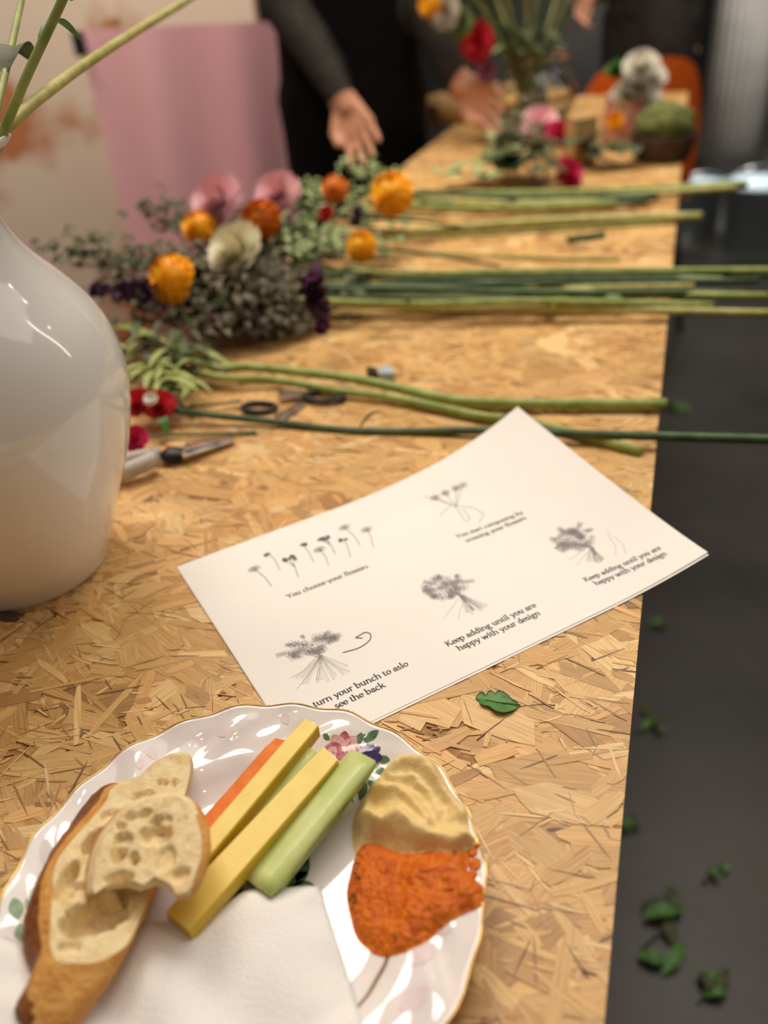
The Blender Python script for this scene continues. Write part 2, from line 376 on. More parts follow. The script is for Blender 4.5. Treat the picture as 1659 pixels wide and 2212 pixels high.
rd = random.Random(3)
def petal(c, ang, l, wd, n=8):
    o = []
    for i in range(n+1):
        t = i/n; o.append((t*l, wd*math.sin(math.pi*t**.8)))
    o += [(t[0], -t[1]) for t in o[::-1]]
    ca, sa = math.cos(ang), math.sin(ang); return [(c[0]+x*ca-y*sa, c[1]+x*sa+y*ca) for x, y in o]
def bloom_lines(mb, c, r, lw):
    k = rd.choice((4, 5, 5, 6)); a0 = rd.uniform(0, 6)
    for i in range(k): ribbon(mb, petal(c, a0+i*6.283/k, r, r*.42), lw)
    ribbon(mb, [(c[0]+r*.15*math.cos(a), c[1]+r*.15*math.sin(a)) for a in np.linspace(0, 6.28, 7)], lw)
def sprig_lines(mb, c, ang, l, lw):
    e = (c[0]+l*math.cos(ang), c[1]+l*math.sin(ang)); ribbon(mb, [c, ((c[0]+e[0])/2+l*.05, (c[1]+e[1])/2), e], lw)
    for i in range(5):
        t = .35+.65*i/4; q = (c[0]+(e[0]-c[0])*t, c[1]+(e[1]-c[1])*t)
        for sg in (-1, 1): ribbon(mb, petal(q, ang+sg*.9, l*.34, l*.10, 5), lw)
def bouquet(cpx, tiepx, endpx, rx, ry, nb, name='bouquet_drawing', fan=.5, lw=.00013, hands=None, tilt=0):
    mb = MB(); c = page(*cpx); t = page(*tiepx); e = page(*endpx)
    for i in range(nb):
        a = rd.uniform(0, 6.28); q = math.sqrt(rd.random()); x, y = rx*q*math.cos(a), ry*q*math.sin(a)
        x, y = x*math.cos(tilt)-y*math.sin(tilt), x*math.sin(tilt)+y*math.cos(tilt)
        bloom_lines(mb, (c[0]+x, c[1]+y), rd.uniform(.0026, .0044), lw)
    for i in range(5):
        a = math.pi+ (i/4)*math.pi + rd.uniform(-.1, .1)
        x, y = rx*.75*math.cos(a), ry*.75*math.sin(a); x, y = x*math.cos(tilt)-y*math.sin(tilt), x*math.sin(tilt)+y*math.cos(tilt)
        sprig_lines(mb, (c[0]+x, c[1]+y), math.atan2(y, x), rd.uniform(.0045, .0075), lw)
    d = Vector((e[0]-t[0], e[1]-t[1])); l = d.length; b0 = math.atan2(d.y, d.x)
    for i in range(13):
        a = b0+fan*(i/12-.5)*2+rd.uniform(-.05, .05); ll = l*rd.uniform(.8, 1.05); o = (t[0]+rd.uniform(-.0012, .0012), t[1]+rd.uniform(-.001, .001))
        q = (o[0]+ll*math.cos(a), o[1]+ll*math.sin(a)); nx, ny = -math.sin(a)*.0005, math.cos(a)*.0005
        ribbon(mb, [(o[0]+nx, o[1]+ny), (q[0]+nx*1.3, q[1]+ny*1.3), (q[0]-nx*1.3, q[1]-ny*1.3), (o[0]-nx, o[1]-ny)], lw)
        m = (c[0]+rd.uniform(-.5, .5)*rx, c[1]+rd.uniform(-.1, .5)*ry); ribbon(mb, [o, m], lw)
    for hl in hands or []: ribbon(mb, [page(*p) for p in hl], lw*1.15)
    return mb.build(name, M_ink3, top_sheet, False)
bouquet((668, 1395), (693, 1418), (703, 1478), .0175, .0085, 40, fan=.85, hands=[[(685, 1417), (655, 1450), (627, 1465)], [(682, 1437), (660, 1465), (641, 1489)]], tilt=.12)
bouquet((965, 1268), (998, 1288), (1035, 1322), .0150, .0120, 50, fan=.38, hands=[[(990, 1292), (975, 1315), (960, 1335)], [(1003, 1300), (993, 1320), (990, 1340)], [(995, 1285), (1003, 1282), (1008, 1290)]], tilt=.25)
bouquet((1238, 1165), (1278, 1183), (1293, 1216), .0145, .0112, 46, fan=.42, lw=.00014, hands=[[(1265, 1186), (1240, 1203), (1226, 1211)], [(1268, 1193), (1255, 1210), (1245, 1223)], [(1313, 1145), (1318, 1165), (1330, 1180), (1330, 1200)], [(1325, 1160), (1345, 1175), (1352, 1198)]])
mb = MB(); 
for a in ((962, 1065), (985, 1055), (1000, 1048), (940, 1075)):
    c = page(*a); bloom_lines(mb, c, .004, .0003); ribbon(mb, [c, page(985, 1095)], .0003)
for q in ([(985, 1095), (1000, 1120), (1005, 1128)], [(985, 1092), (1025, 1098), (1045, 1112), (1035, 1130)], [(975, 1090), (950, 1115)], [(1000, 1100), (1015, 1120), (1008, 1128)], [(915, 1072), (950, 1082), (980, 1092)]): ribbon(mb, [page(*p) for p in q], .0003)
mb.build('crossed_stems_drawing', M_ink2, top_sheet, False)
mb = MB()
for (hx, hy, bx, by, kind) in ((552, 1232, 587, 1267, 0), (583, 1198, 605, 1232, 1), (625, 1208, 645, 1248, 2), (655, 1178, 677, 1215, 1), (693, 1190, 710, 1222, 0), (699, 1163, 725, 1197, 2), (742, 1165, 757, 1203, 1), (747, 1142, 778, 1178, 0), (795, 1147, 806, 1182, 0)):
    c = page(hx, hy); b = page(bx, by); m = ((c[0]+b[0])/2+.0012, (c[1]+b[1])/2-.001)
    ribbon(mb, [c, m, b], .0004)
    if kind == 0:
        for k in range(5): ribbon(mb, petal(c, -2.6+k*.5, .0055, .0019), .00028)
    else:
        for k in range(4 if kind == 1 else 10): bloom_lines(mb, (c[0]+rd.uniform(-.001, .001)*(1+2*kind), c[1]+rd.uniform(-.001, .001)*(1+kind)), .0016, .0003)
        if kind == 2:
            for sg in (-1, 0, 1): ribbon(mb, [m, (c[0]+sg*.003, c[1])], .0003)
mb.build('loose_flowers_drawing', M_ink2, top_sheet, False)
mb = MB()
ar = [Vector((*page(*p), 0)) for p in ((741, 1410), (775, 1400), (798, 1384), (800, 1370), (788, 1367), (770, 1377))]
ribbon(mb, [(q.x, q.y) for q in bez(ar, 6)], .0006)
ribbon(mb, [page(788, 1366), page(768, 1378), page(783, 1379)], .0006)
mb.build('turning_arrow', M_ink, top_sheet, False)

# ------------------------------------------------------------------ small leaf on the table
M_leaf = mat('fresh green leaf', lin(92, 142, 66), lin(66, 116, 48), .45, 120, .2, 300)
def leaf_mesh(mb, c, ang, l, wd, up=.0015, lobes=5, droop=.0, m=0):
    n = 14; ca, sa = math.cos(ang), math.sin(ang); V, F = [], []
    for i in range(n+1):
        t = i/n; ww = wd*math.sin(math.pi*min(1, t*.93+.04))**.75*(1+.13*math.sin(t*lobes*6.28))
        for j in (-1, -.5, 0, .5, 1):
            x, y = (t-.5)*l, j*ww; z = up+abs(j)*ww*.22+droop*math.sin(t*3.1)
            V.append(Vector(c)+Vector((x*ca-y*sa, x*sa+y*ca, z)))
    N = len(V); V += [v-Vector((0, 0, .0004)) for v in V]
    for i in range(n):
        for j in range(4): q = (i*5+j, i*5+j+1, i*5+j+6, i*5+j+5); F.append(q[::-1]); F.append(tuple(k+N for k in q))
    mb.add(V, F, m)
lf = thing('fallen_leaf', P(1073, 1520), 'single small lobed green leaf beside the printed sheet', 'leaf')
LEAF_PX = [(1027, 1507), (1033, 1498), (1042, 1496), (1050, 1502), (1053, 1496), (1062, 1494), (1069, 1500), (1076, 1495), (1092, 1500), (1108, 1512), (1121, 1520), (1112, 1534), (1096, 1542), (1080, 1543), (1066, 1538), (1057, 1529), (1046, 1526), (1037, 1521), (1034, 1512)]
# ------------------------------------------------------------------ plate
def mat_porcelain():
    m = mat('lustre porcelain', lin(244, 240, 236), lin(240, 232, 232), .06, 30, coat=.6, spec=.6)
    b = m.node_tree.nodes['Principled BSDF']
    b.inputs['Thin Film Thickness'].default_value = 330; b.inputs['Thin Film IOR'].default_value = 1.5
    return m
M_porc = mat_porcelain()
M_gold = mat('worn gold rim', lin(214, 180, 110), lin(190, 150, 80), .25, 200, metal=1)
PC = Vector((-.0778, .2339, TZ)); PR = .108
def lerp_prof(r):
    pr = [(0, .0046), (.055, .0046), (.064, .0052), (.070, .0078), (.076, .0115), (.085, .0140), (.096, .0170), (.104, .0196), (.108, .0212), (.12, .0255)]
    for (a, za), (b, zb) in zip(pr, pr[1:]):
        if r <= b:
            t = (r-a)/(b-a); return za+(zb-za)*t
    return pr[-1][1]
def rimr(a): return 1+.0055*math.cos(a*22+.8)+.004*math.cos(a*11+.4)+.003*math.sin(a*4)
def plate_z(x, y):             # world x,y -> height above table
    dx, dy = x-PC.x, y-PC.y; a = math.atan2(dy, dx); r = math.hypot(dx, dy)/rimr(a); z = lerp_prof(r)
    if r < .07: return z
    b = math.exp(-((r-.095)/.0075)**2); e = max(0, (r-.098)/.010)
    z += b*(.0010*math.cos(a*11+.4)+.0009*math.cos(a*22+260*(r-.095)))
    z += .0007*math.exp(-((r-.080)/.0022)**2)*(1+.4*math.cos(a*22)) + e*.0007*math.cos(a*22+.8)
    return z
def plate():
    t = thing('dinner_plate', PC, 'white lustre porcelain plate with scalloped gilded rim and rose decoration', 'plate')
    n, rs = 216, list(np.linspace(.004, .064, 9))+list(np.linspace(.067, .108, 26)); V, F = [], []
    def pt(r, a, dz=0):
        rr = r*rimr(a); x, y = PC.x+rr*math.cos(a), PC.y+rr*math.sin(a); return Vector((x, y, TZ+plate_z(x, y)+dz))
    for r in rs:
        for j in range(n): V.append(pt(r, 2*math.pi*j/n))
    k = len(rs)
    for r in rs[::-1]:
        for j in range(n):
            p = pt(r, 2*math.pi*j/n); p.z = max(TZ+.0012, p.z-.0034) if r < .1065 else p.z-.0014; V.append(p)
    for i in range(2*k-1):
        for j in range(n): F.append((i*n+j, i*n+(j+1) % n, (i+1)*n+(j+1) % n, (i+1)*n+j))
    F.append(tuple(range(n))[::-1]); F.append(tuple((2*k-1)*n+j for j in range(n)))
    mk('plate_body', V, F, M_porc, t)
    pts = [pt(.1081, 2*math.pi*j/n, -.0003) for j in range(n)]; pts.append(pts[0])
    MB().tube(pts, .00055, 6, cap=False).build('gold_rim', M_gold, t)
    foot = MB().lathe([(.050, 0), (.054, 0), (.055, .0035), (.049, .0035), (.050, 0)], PC, 64); foot.build('foot_ring', M_porc, t)
    return t
plate_o = plate()
def onplate(x, y, dz=0):       # pixel -> point on plate
    z = .008
    for _ in range(10):
        p = P(x, y, z); z = plate_z(p.x, p.y)
    return Vector((p.x, p.y, TZ+z+dz))
def decal(name, mb_fn, material): mb = MB(); mb_fn(mb); mb.build(name, material, plate_o, True)
def dpatch(mb, c, ang, l, wd, h, m=0, n=8):
    ca, sa = math.cos(ang), math.sin(ang); V, F = [], []
    for i in range(n+1):
        t = i/n; ww = wd*math.sin(math.pi*min(1, t*.94+.03))**.8
        for j in (-1, 0, 1):
            x, y = t*l, j*ww; X, Y = c.x+x*ca-y*sa, c.y+x*sa+y*ca; V.append(Vector((X, Y, TZ+plate_z(X, Y)+h)))
    for i in range(n):
        for j in range(2): F.append((i*3+j, i*3+j+3, i*3+j+4, i*3+j+1))
    mb.add(V, F, m)
def dpix(mb, x, y, ang, l, wd, h, m=0): dpatch(mb, onplate(x, y), ang, l, wd, h, m)
M_dl = mat('printed leaf green', lin(104, 134, 100), lin(66, 100, 76), .2, 300, coat=.5)
M_dl2 = mat('printed pale leaf', lin(150, 176, 140), lin(120, 150, 120), .2, 300, coat=.5)
M_dr = mat('printed rose pink', lin(208, 128, 140), lin(168, 70, 100), .2, 350, coat=.5)
M_dr2 = mat('printed pale rose', lin(232, 190, 180), lin(214, 150, 150), .2, 350, coat=.5)
M_dp = mat('printed violet', lin(70, 54, 112), lin(46, 34, 80), .2, 300, coat=.5)
M_dy = mat('printed yellow', lin(226, 206, 60), lin(210, 180, 40), .2, 300, coat=.5)
mb = MB()
for (x, y, a, l) in ((770, 1610, 1.1, .009), (788, 1600, .4, .011), (800, 1604, 2.2, .008), (815, 1640, -.3, .009), (812, 1655, -1.0, .010), (800, 1675, -1.4, .010), (790, 1690, -2.0, .011), (805, 1690, -.7, .007), (712, 1598, 2.4, .006)):
    dpix(mb, x, y, a, l*.75, l*.22, .0003)
mb.build('printed_leaves', M_dl, plate_o)
mb = MB()
for k in range(9): dpix(mb, 740, 1622, k*.7, .0100, .0038, .00035+.00005*k, k % 2)
for k in range(6): dpix(mb, 727, 1630, k*1.05+.3, .0055, .0025, .0009+.00004*k, (k+1) % 2)
mb.build('printed_rose', [M_dr, M_dr2], plate_o)
mb = MB()
for k in range(5): dpix(mb, 798, 1625, k*1.256+.2, .0060, .0026, .0005+.00003*k)
for k in range(5): dpix(mb, 806, 1640, k*1.256, .0048, .0022, .0006+.00003*k)
mb.build('printed_violet', M_dp, plate_o)
mb = MB()
for (x, y, a, l, w_) in ((612, 1916, .5, .013, .0036), (640, 1905, 1.1, .012, .0030), (630, 1915, -.1, .011, .003), (448, 1985, -2.4, .010, .004), (690, 1965, -1, .005, .002), (765, 1735, 2.1, .012, .0007), (655, 1870, 1.25, .006, .002)):
    dpix(mb, x, y, a, l, w_, .0003)
mb.build('printed_leaves', M_dl, plate_o)
mb = MB()
for k in range(6): dpix(mb, 487, 1950, k*1.05, .011, .0046, .0003+.00005*k)
mb.build('printed_pansy', M_dp, plate_o)
mb = MB(); dpix(mb, 610, 1913, 2.9, .006, .002, .00065); mb.build('printed_bud', M_dy, plate_o)
mb = MB()
for (x, y, a, l) in ((55, 1960, 1.0, .012), (40, 1985, 2.0, .010), (45, 1995, -1.2, .009), (62, 1930, .6, .008)): dpix(mb, x, y, a, l, l*.3, .0003)
mb.build('printed_leaves', M_dl2, plate_o)
M_sheen = mat('painted mauve reflection', lin(240, 226, 229), lin(236, 220, 226), .12, 60, coat=.6)  # reflection spots on the lustre, painted as pale mauve patches
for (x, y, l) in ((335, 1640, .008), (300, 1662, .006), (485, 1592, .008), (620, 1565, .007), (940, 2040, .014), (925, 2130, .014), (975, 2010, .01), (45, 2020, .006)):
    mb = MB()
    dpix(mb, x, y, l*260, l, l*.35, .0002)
    mb.build('painted_reflection', M_sheen, plate_o)

def build_leaf():
    pl_ = densify([tuple(P(x, y, .002))[:2] for x, y in LEAF_PX], .001); vv, ff, nb = tri_patch(pl_, .0012); c = P(1074, 1519); a0, a1 = P(1030, 1505), P(1120, 1521); ax = (a1-a0).normalized()
    V = []
    for (x, y) in vv:
        q = Vector((x, y, 0))-Vector((c.x, c.y, 0)); al = q.dot(ax); ac = (q-ax*al).length
        V.append(Vector((x, y, TZ+.0022+ac*.20-al*al*5+.0003*noise.noise(Vector((x*400, y*400, 0))))))
    n0 = len(V); V += [v-Vector((0, 0, .0003)) for v in V]
    mk('blade', V, list(ff)+[tuple(q+n0 for q in f[::-1]) for f in ff]+[(i, n0+i, n0+(i+1) % nb, (i+1) % nb) for i in range(nb)], M_leaf, lf)
    MB().tube([P(1050, 1512, .0026), P(1085, 1518, .0030), P(1119, 1521, .0024), P(1124, 1523, .0018)], [.0002, .0003, .0004, .0004], 6).build('midrib', M_leaf, lf)
# ------------------------------------------------------------------ food sticks
M_cheese = mat('yellow hard cheese', lin(248, 222, 120), lin(242, 212, 104), .42, 70, .1, 400, sss=.25)
M_cheese_shade = mat('shaded cheese side', lin(226, 192, 62), lin(214, 178, 50), .42, 70, .1, 300)  # deeper yellow paints shade onto the cheese sides and ends
M_carrot = mat('raw carrot', lin(242, 132, 26), lin(230, 108, 12), .55, 120, .15, 260, stretch=(1, 1, 1))
M_cuc = mat('pale cucumber flesh', lin(214, 222, 150), lin(196, 212, 128), .3, 90, .08, 300, sss=.3)
M_cucskin = mat('peeled cucumber green', lin(164, 190, 96), lin(128, 164, 70), .32, 160, .1, 200, stretch=(1, 1, 1))
def prism(mb, top, depth, drop=None, bev=.0006, m_top=0, m_side=0, m_end=0, ndiv=10, wob=.0):
    # top: 4 points (far-left, far-right, near-right, near-left); rounded-edge bar
    fl, fr, nr, nl = top; V = []
    down = Vector((0, 0, -1))
    for i in range(ndiv+1):
        t = i/ndiv; a = fl.lerp(nl, t); b = fr.lerp(nr, t); x = (b-a); wd = x.length; x.normalize(); e = bev
        wv = Vector((0, 0, wob*math.sin(t*7+1)))
        sec = [a+x*e, b-x*e, b+down*e, b+down*(depth-e), b-x*e+down*depth, a+x*e+down*depth, a+down*(depth-e), a+down*e]
        ins = e if i in (0, ndiv) else 0
        c = (a+b)/2+down*depth/2
        V += [p+wv+(c-p)*(ins/wd) for p in sec]
    F, M = [], []
    for i in range(ndiv):
        for j in range(8):
            F.append((i*8+j, (i+1)*8+j, (i+1)*8+(j+1) % 8, i*8+(j+1) % 8)); M.append(m_top if j in (0,) else m_side)
    F.append(tuple(range(8))); M.append(m_end); F.append(tuple(ndiv*8+j for j in range(8))[::-1]); M.append(m_end)
    n = len(mb.v); mb.v += V; mb.f += [tuple(q+n for q in f) for f in F]; mb.m += M
def stick(name, quad, depth, mats, label, cat, group=None, wob=.0, bev=.0006):
    mb = MB(); q = [P(x, y, z) for x, y, z in quad]; prism(mb, q, depth, m_top=0, m_side=1, m_end=1, wob=wob, bev=bev)
    o = mb.build(name, mats, None, False); return tag(o, label, cat, group)
stick('cheese_stick', [(657, 1549, .034), (689, 1568, .034), (440, 1866, .0265), (398, 1850, .0265)], .0085, [M_cheese, M_cheese_shade], 'yellow cheese stick lying between the carrot stick and the other cheese', 'cheese')
stick('cheese_stick', [(697, 1610, .030), (731, 1643, .030), (410, 2012, .0225), (357, 1967, .0225)], .0085, [M_cheese, M_cheese_shade], 'long yellow cheese stick lying against the big cucumber stick', 'cheese')
stick('carrot_stick', [(589, 1592, .0262), (622, 1600, .0262), (436, 1836, .0185), (392, 1812, .0185)], .0068, [M_carrot, M_carrot], 'thin orange carrot stick beside the bread slices', 'carrot', wob=.0003, bev=.0014)
def cuke(name, fx, fy, fz, nx, ny, nz, r0, r1, label, turn):
    a = P(fx, fy, fz); b = P(nx, ny, nz); d = (b-a).normalized(); side = d.cross(Vector((0, 0, 1))).normalized(); upv = side.cross(d)
    if upv.z < 0: upv = -upv
    prof = []
    n = 16
    for k in range(n+1):       # round skin side
        an = R(turn)+math.pi*1.12*k/n; prof.append((math.cos(an), math.sin(an), 1))
    e = prof[0]; s0 = prof[-1]
    for t in (.33, .67): prof.append((s0[0]+(e[0]-s0[0])*t, s0[1]+(e[1]-s0[1])*t+.05, 0))
    V, F, M = [], [], []; K = len(prof); nd = 12
    for i in range(nd+1):
        t = i/nd; c = a.lerp(b, t); r = r0+(r1-r0)*t
        if i in (0, nd): r *= .95
        for x, y, _ in prof: V.append(c+side*(x*r)+upv*(y*r))
    for i in range(nd):
        for j in range(K):
            F.append((i*K+j, i*K+(j+1) % K, (i+1)*K+(j+1) % K, (i+1)*K+j)); M.append(1 if j < n-1 and j > 0 else 0)
    F.append(tuple(range(K))[::-1]); M.append(0); F.append(tuple(nd*K+j for j in range(K))); M.append(0)
    o = mk(name, V, F, [M_cuc, M_cucskin], None, True, M)
    return tag(o, label, 'cucumber')
cuke('cucumber_stick', 786, 1634, .0285, 553, 1914, .0165, .0085, .0108, 'thick pale green cucumber stick beside the dips', 160)
cuke('cucumber_stick', 668, 1618, .026, 440, 1892, .0145, .0058, .0062, 'thin cucumber stick half hidden between the two cheese sticks', 160)

# ------------------------------------------------------------------ bread, dips, napkin: relief patches
def inside(p, poly):
    x, y = p; c = False
    for i in range(len(poly)):
        (x0, y0), (x1, y1) = poly[i-1], poly[i]
        if (y0 > y) != (y1 > y) and x < (x1-x0)*(y-y0)/(y1-y0)+x0: c = not c
    return c
def edist(p, poly):
    q = np.array(poly); a = q; b = np.roll(q, -1, 0); d = b-a; L2 = (d**2).sum(1)+1e-12
    t = np.clip(((np.array(p)-a)*d).sum(1)/L2, 0, 1); return float(np.sqrt((((a+d*t[:, None])-np.array(p))**2).sum(1)).min())
def densify(poly, step, smooth=True):
    v = [Vector((p[0], p[1], 0)) for p in poly]; out = []
    n = len(v)
    for i in range(n):
        a, b, c, d = v[i-1], v[i], v[(i+1) % n], v[(i+2) % n]; k = max(1, int((c-b).length/step))
        for j in range(k):
            t = j/k; q = .5*((2*b)+(c-a)*t+(2*a-5*b+4*c-d)*t*t+(3*b-a-3*c+d)*t**3) if smooth else b.lerp(c, t); out.append((q.x, q.y))
    return out
def tri_patch(poly, step):
    pts = [Vector(p) for p in poly]; nb = len(pts)
    xs = [p[0] for p in poly]; ys = [p[1] for p in poly]
    y = min(ys); row = 0
    while y < max(ys):
        x = min(xs)+(step/2 if row % 2 else 0)
        while x < max(xs):
            q = (x+random.uniform(-.15, .15)*step, y+random.uniform(-.15, .15)*step)
            if inside(q, poly) and edist(q, poly) > step*.6: pts.append(Vector(q))
            x += step
        y += step*.87; row += 1
    v, e, f, ov, oe, of = delaunay_2d_cdt(pts, [], [list(range(nb))], 1, 1e-7)
    return [tuple(p) for p in v], [tuple(q) for q in f], nb
build_leaf()
M_crumb = mat('bread crumb', lin(244, 224, 178), lin(230, 200, 144), .8, 160, .5, 700, sss=.15, p=(.4, .7))
M_crust = mat('baked golden crust', lin(232, 178, 98), lin(214, 148, 70), .55, 110, .6, 350)
M_crustd = mat('dark baked crust', lin(160, 98, 50), lin(112, 62, 28), .5, 130, .8, 300)
def bread(name, face_px, outer_px, p0, n, thick, holes, label, dark, step=.00105, rough=.0006):
    n = n.normalized(); ux = Vector((1, 0, 0)); ux = (ux-n*ux.dot(n)).normalized(); uy = n.cross(ux)
    to2 = lambda p: ((p-p0).dot(ux), (p-p0).dot(uy))
    f2 = [to2(PP(x, y, p0, n)) for x, y in face_px]
    p1 = p0-n*thick
    o2 = []
    for (x, y) in outer_px: o2.append(to2(PP(x, y, p1, n)))
    f2 = densify(f2, .0026); o2d = densify(o2, .0026)
    hs = [(*to2(PP(x, y, p0, n)), a/FPX*.41, b/FPX*.41, R(-an), dp) for x, y, a, b, an, dp in holes]
    vv, ff, nb = tri_patch(f2, step); V = []
    for i, (x, y) in enumerate(vv):
        h = 0
        for hx, hy, a, b, an, dp in hs:
            dx, dy = x-hx, y-hy; X = dx*math.cos(an)+dy*math.sin(an); Y = -dx*math.sin(an)+dy*math.cos(an)
            q = (X/a)**2+(Y/b)**2+.35*noise.noise(Vector((x*260, y*260, 3)))
            if q < 1.15: h -= dp*1.35*max(0, min(1, (1.15-q)/.5))**.6
        h += .5*rough*noise.noise(Vector((x*420, y*420, 1)))+rough*.9*noise.noise(Vector((x*170, y*170, 5)))
        pit = noise.noise(Vector((x*620, y*620, 9)))
        if pit > .33: h -= (pit-.33)*.0022
        if i < nb: h = 0
        V.append(p0+ux*x+uy*y+n*h)
    t = thing(name, p0-n*thick, label, 'bread')
    mk('crumb', V, ff, M_crumb, t)
    # crust: loft from face outline to outer outline below, then a bottom
    K = len(f2); fc = [p0+ux*x+uy*y for x, y in f2]
    def nearest_seq(ring, K):  # resample outer ring to K points aligned by angle
        cxx = sum(p[0] for p in ring)/len(ring); cyy = sum(p[1] for p in ring)/len(ring)
        L = [0]
        for i in range(len(ring)): L.append(L[-1]+math.dist(ring[i], ring[(i+1) % len(ring)]))
        out = []
        for k in range(K):
            s = L[-1]*k/K; i = max(j for j in range(len(ring)) if L[j] <= s+1e-12); t = (s-L[i])/max(1e-9, L[i+1]-L[i]); a, b = ring[i], ring[(i+1) % len(ring)]
            out.append((a[0]+(b[0]-a[0])*t, a[1]+(b[1]-a[1])*t))
        return out
    fs = nearest_seq(f2, K); os_ = nearest_seq(o2d, K)
    Vc, Fc, Mc = [], [], []; NR = 7
    for r in range(NR+1):
        s = r/NR
        for k in range(K):
            a = p0+ux*fs[k][0]+uy*fs[k][1]; b = p1+ux*os_[k][0]+uy*os_[k][1]
            q = a.lerp(b, s); cen = p0-n*thick*.5
            bul = (b-a).length; outw = Vector((0, 0, 0))
            rad = (q-cen); rad -= n*rad.dot(n); rad.normalize()
            q = q+rad*(.0026*math.sin(math.pi*s)) + rad*(.0007*noise.noise(q*300))*(0 if r == 0 else 1)
            Vc.append(q)
    for r in range(NR):
        for k in range(K):
            Fc.append((r*K+k, r*K+(k+1) % K, (r+1)*K+(k+1) % K, (r+1)*K+k)); pm = topix(Vc[r*K+k]); Mc.append(int(dark(pm[0], pm[1], r/NR)))
    Fc.append(tuple(NR*K+k for k in range(K))); Mc.append(0)
    mk('crust', Vc, Fc, [M_crust, M_crustd, M_crumb], t, True, Mc)
    return t
S1f = [(364, 1632), (402, 1629), (411, 1655), (406, 1690), (396, 1724), (372, 1790), (350, 1850), (328, 1907), (303, 1983), (274, 2041), (240, 2064), (206, 2079), (160, 2080), (122, 2076), (108, 2031), (113, 1935), (119, 1870), (145, 1828), (193, 1774), (232, 1727), (240, 1704), (290, 1690), (326, 1655)]
S1o = [(362, 1642), (402, 1640), (414, 1665), (408, 1700), (398, 1734), (376, 1800), (352, 1862), (328, 1925), (300, 2000), (268, 2062), (222, 2142), (186, 2196), (120, 2250), (55, 2225), (30, 2180), (60, 2130), (72, 2105), (50, 2060), (50, 1990), (78, 1919), (107, 1848), (137, 1804), (188, 1730), (226, 1700), (290, 1694), (322, 1664)]
c1 = P(230, 1870, .036)
bread('bread_slice', S1f, S1o, c1, Vector((.20, .05, 1)), .015, [(209, 1815, 20, 34, 25, .007), (145, 1898, 15, 42, 12, .007), (212, 1972, 66, 40, -30, .009), (283, 1915, 30, 12, 0, .007), (240, 1762, 20, 14, 0, .002), (352, 1690, 12, 8, 0, .003), (378, 1690, 7, 12, 0, .003), (175, 1925, 20, 18, 0, .002), (150, 2045, 22, 10, 0, .002), (310, 1720, 24, 14, -20, .002)],
      'long baguette slice with dark crust and big air holes lying underneath', lambda x, y, s: 2 if (y < 1715 and x > 245) or (x > 300 and s < .3 and y < 1800) else 1 if (y < 2120 and x < 116+(2000-y)*.42 and s > .25 and y > 1690) or (y > 2120 and x < 80 and s > .55) else 0)
S2f = [(290, 1740), (322, 1727), (354, 1720), (394, 1727), (420, 1758), (434, 1806), (434, 1850), (418, 1900), (405, 1926), (380, 1933), (373, 1915), (354, 1902), (335, 1893), (309, 1911), (290, 1902), (262, 1908), (225, 1914), (203, 1932), (203, 1875), (214, 1830), (236, 1792), (264, 1760)]
S2o = [(288, 1744), (322, 1732), (358, 1724), (402, 1730), (432, 1760), (449, 1808), (449, 1852), (430, 1906), (410, 1934), (380, 1938), (371, 1922), (354, 1910), (335, 1900), (309, 1917), (290, 1908), (262, 1914), (225, 1920), (194, 1940), (195, 1875), (206, 1830), (230, 1790), (260, 1760)]
c2 = P(330, 1830, .049)
bread('bread_slice', S2f, S2o, c2, Vector((-.12, -.1, 1)), .010, [(335, 1803, 34, 22, 10, .0045), (254, 1845, 17, 19, 0, .006), (288, 1853, 10, 15, -30, .006), (264, 1815, 20, 16, 0, .0025), (312, 1757, 14, 8, 0, .004), (357, 1854, 20, 26, 0, .002), (257, 1896, 28, 11, 0, .004), (281, 1764, 13, 10, 0, .003), (335, 1770, 8, 8, 0, .003), (262, 1784, 11, 8, 0, .003), (345, 1775, 26, 14, 0, .0015), (390, 1890, 18, 14, 0, .002)],
      'small bitten piece of baguette resting on top of the longer slice', lambda x, y, s: 2 if (x < 385 and (y > 1885 and x > 205 or y < 1752)) or (s < .15 and x < 420) else 0)

M_hum = mat('creamy hummus', lin(244, 216, 152), lin(236, 204, 136), .4, 130, .25, 600, sss=.1, spec=.4)
M_dip = mat('orange pepper dip', lin(234, 124, 8), lin(208, 92, 4), .28, 180, 1.0, 420, spec=.45)
M_herb = mat('dried herb flake', lin(120, 96, 36), lin(84, 70, 26), .6, 300)
def mound(name, px, hmax, k, hfun, material, label, cat, step=.0012):
    wp = [onplate(x, y) for x, y in px]; poly = densify([(p.x, p.y) for p in wp], .002)
    vv, ff, nb = tri_patch(poly, step); V = []; hts = []
    for i, (x, y) in enumerate(vv):
        d = 0 if i < nb else edist((x, y), poly); base = TZ+plate_z(x, y)
        h = 0 if i < nb else max(.0003, hmax*(1-math.exp(-d/k))+hfun(x, y, d)*min(1, d/.004)); V.append(Vector((x, y, base+h+.0003))); hts.append(h)
    n0 = len(V); V += [Vector((x, y, TZ+plate_z(x, y)+.0001)) for x, y in vv]
    F = list(ff)+[tuple(q+n0 for q in f[::-1]) for f in ff]+[(i, n0+i, n0+(i+1) % nb, (i+1) % nb) for i in range(nb)]
    cxm = sum(p[0] for p in poly)/len(poly); cym = sum(p[1] for p in poly)/len(poly)
    t = thing(name, (cxm, cym, TZ+plate_z(cxm, cym)), label, cat); mk('dollop', V, F, material, t); return t
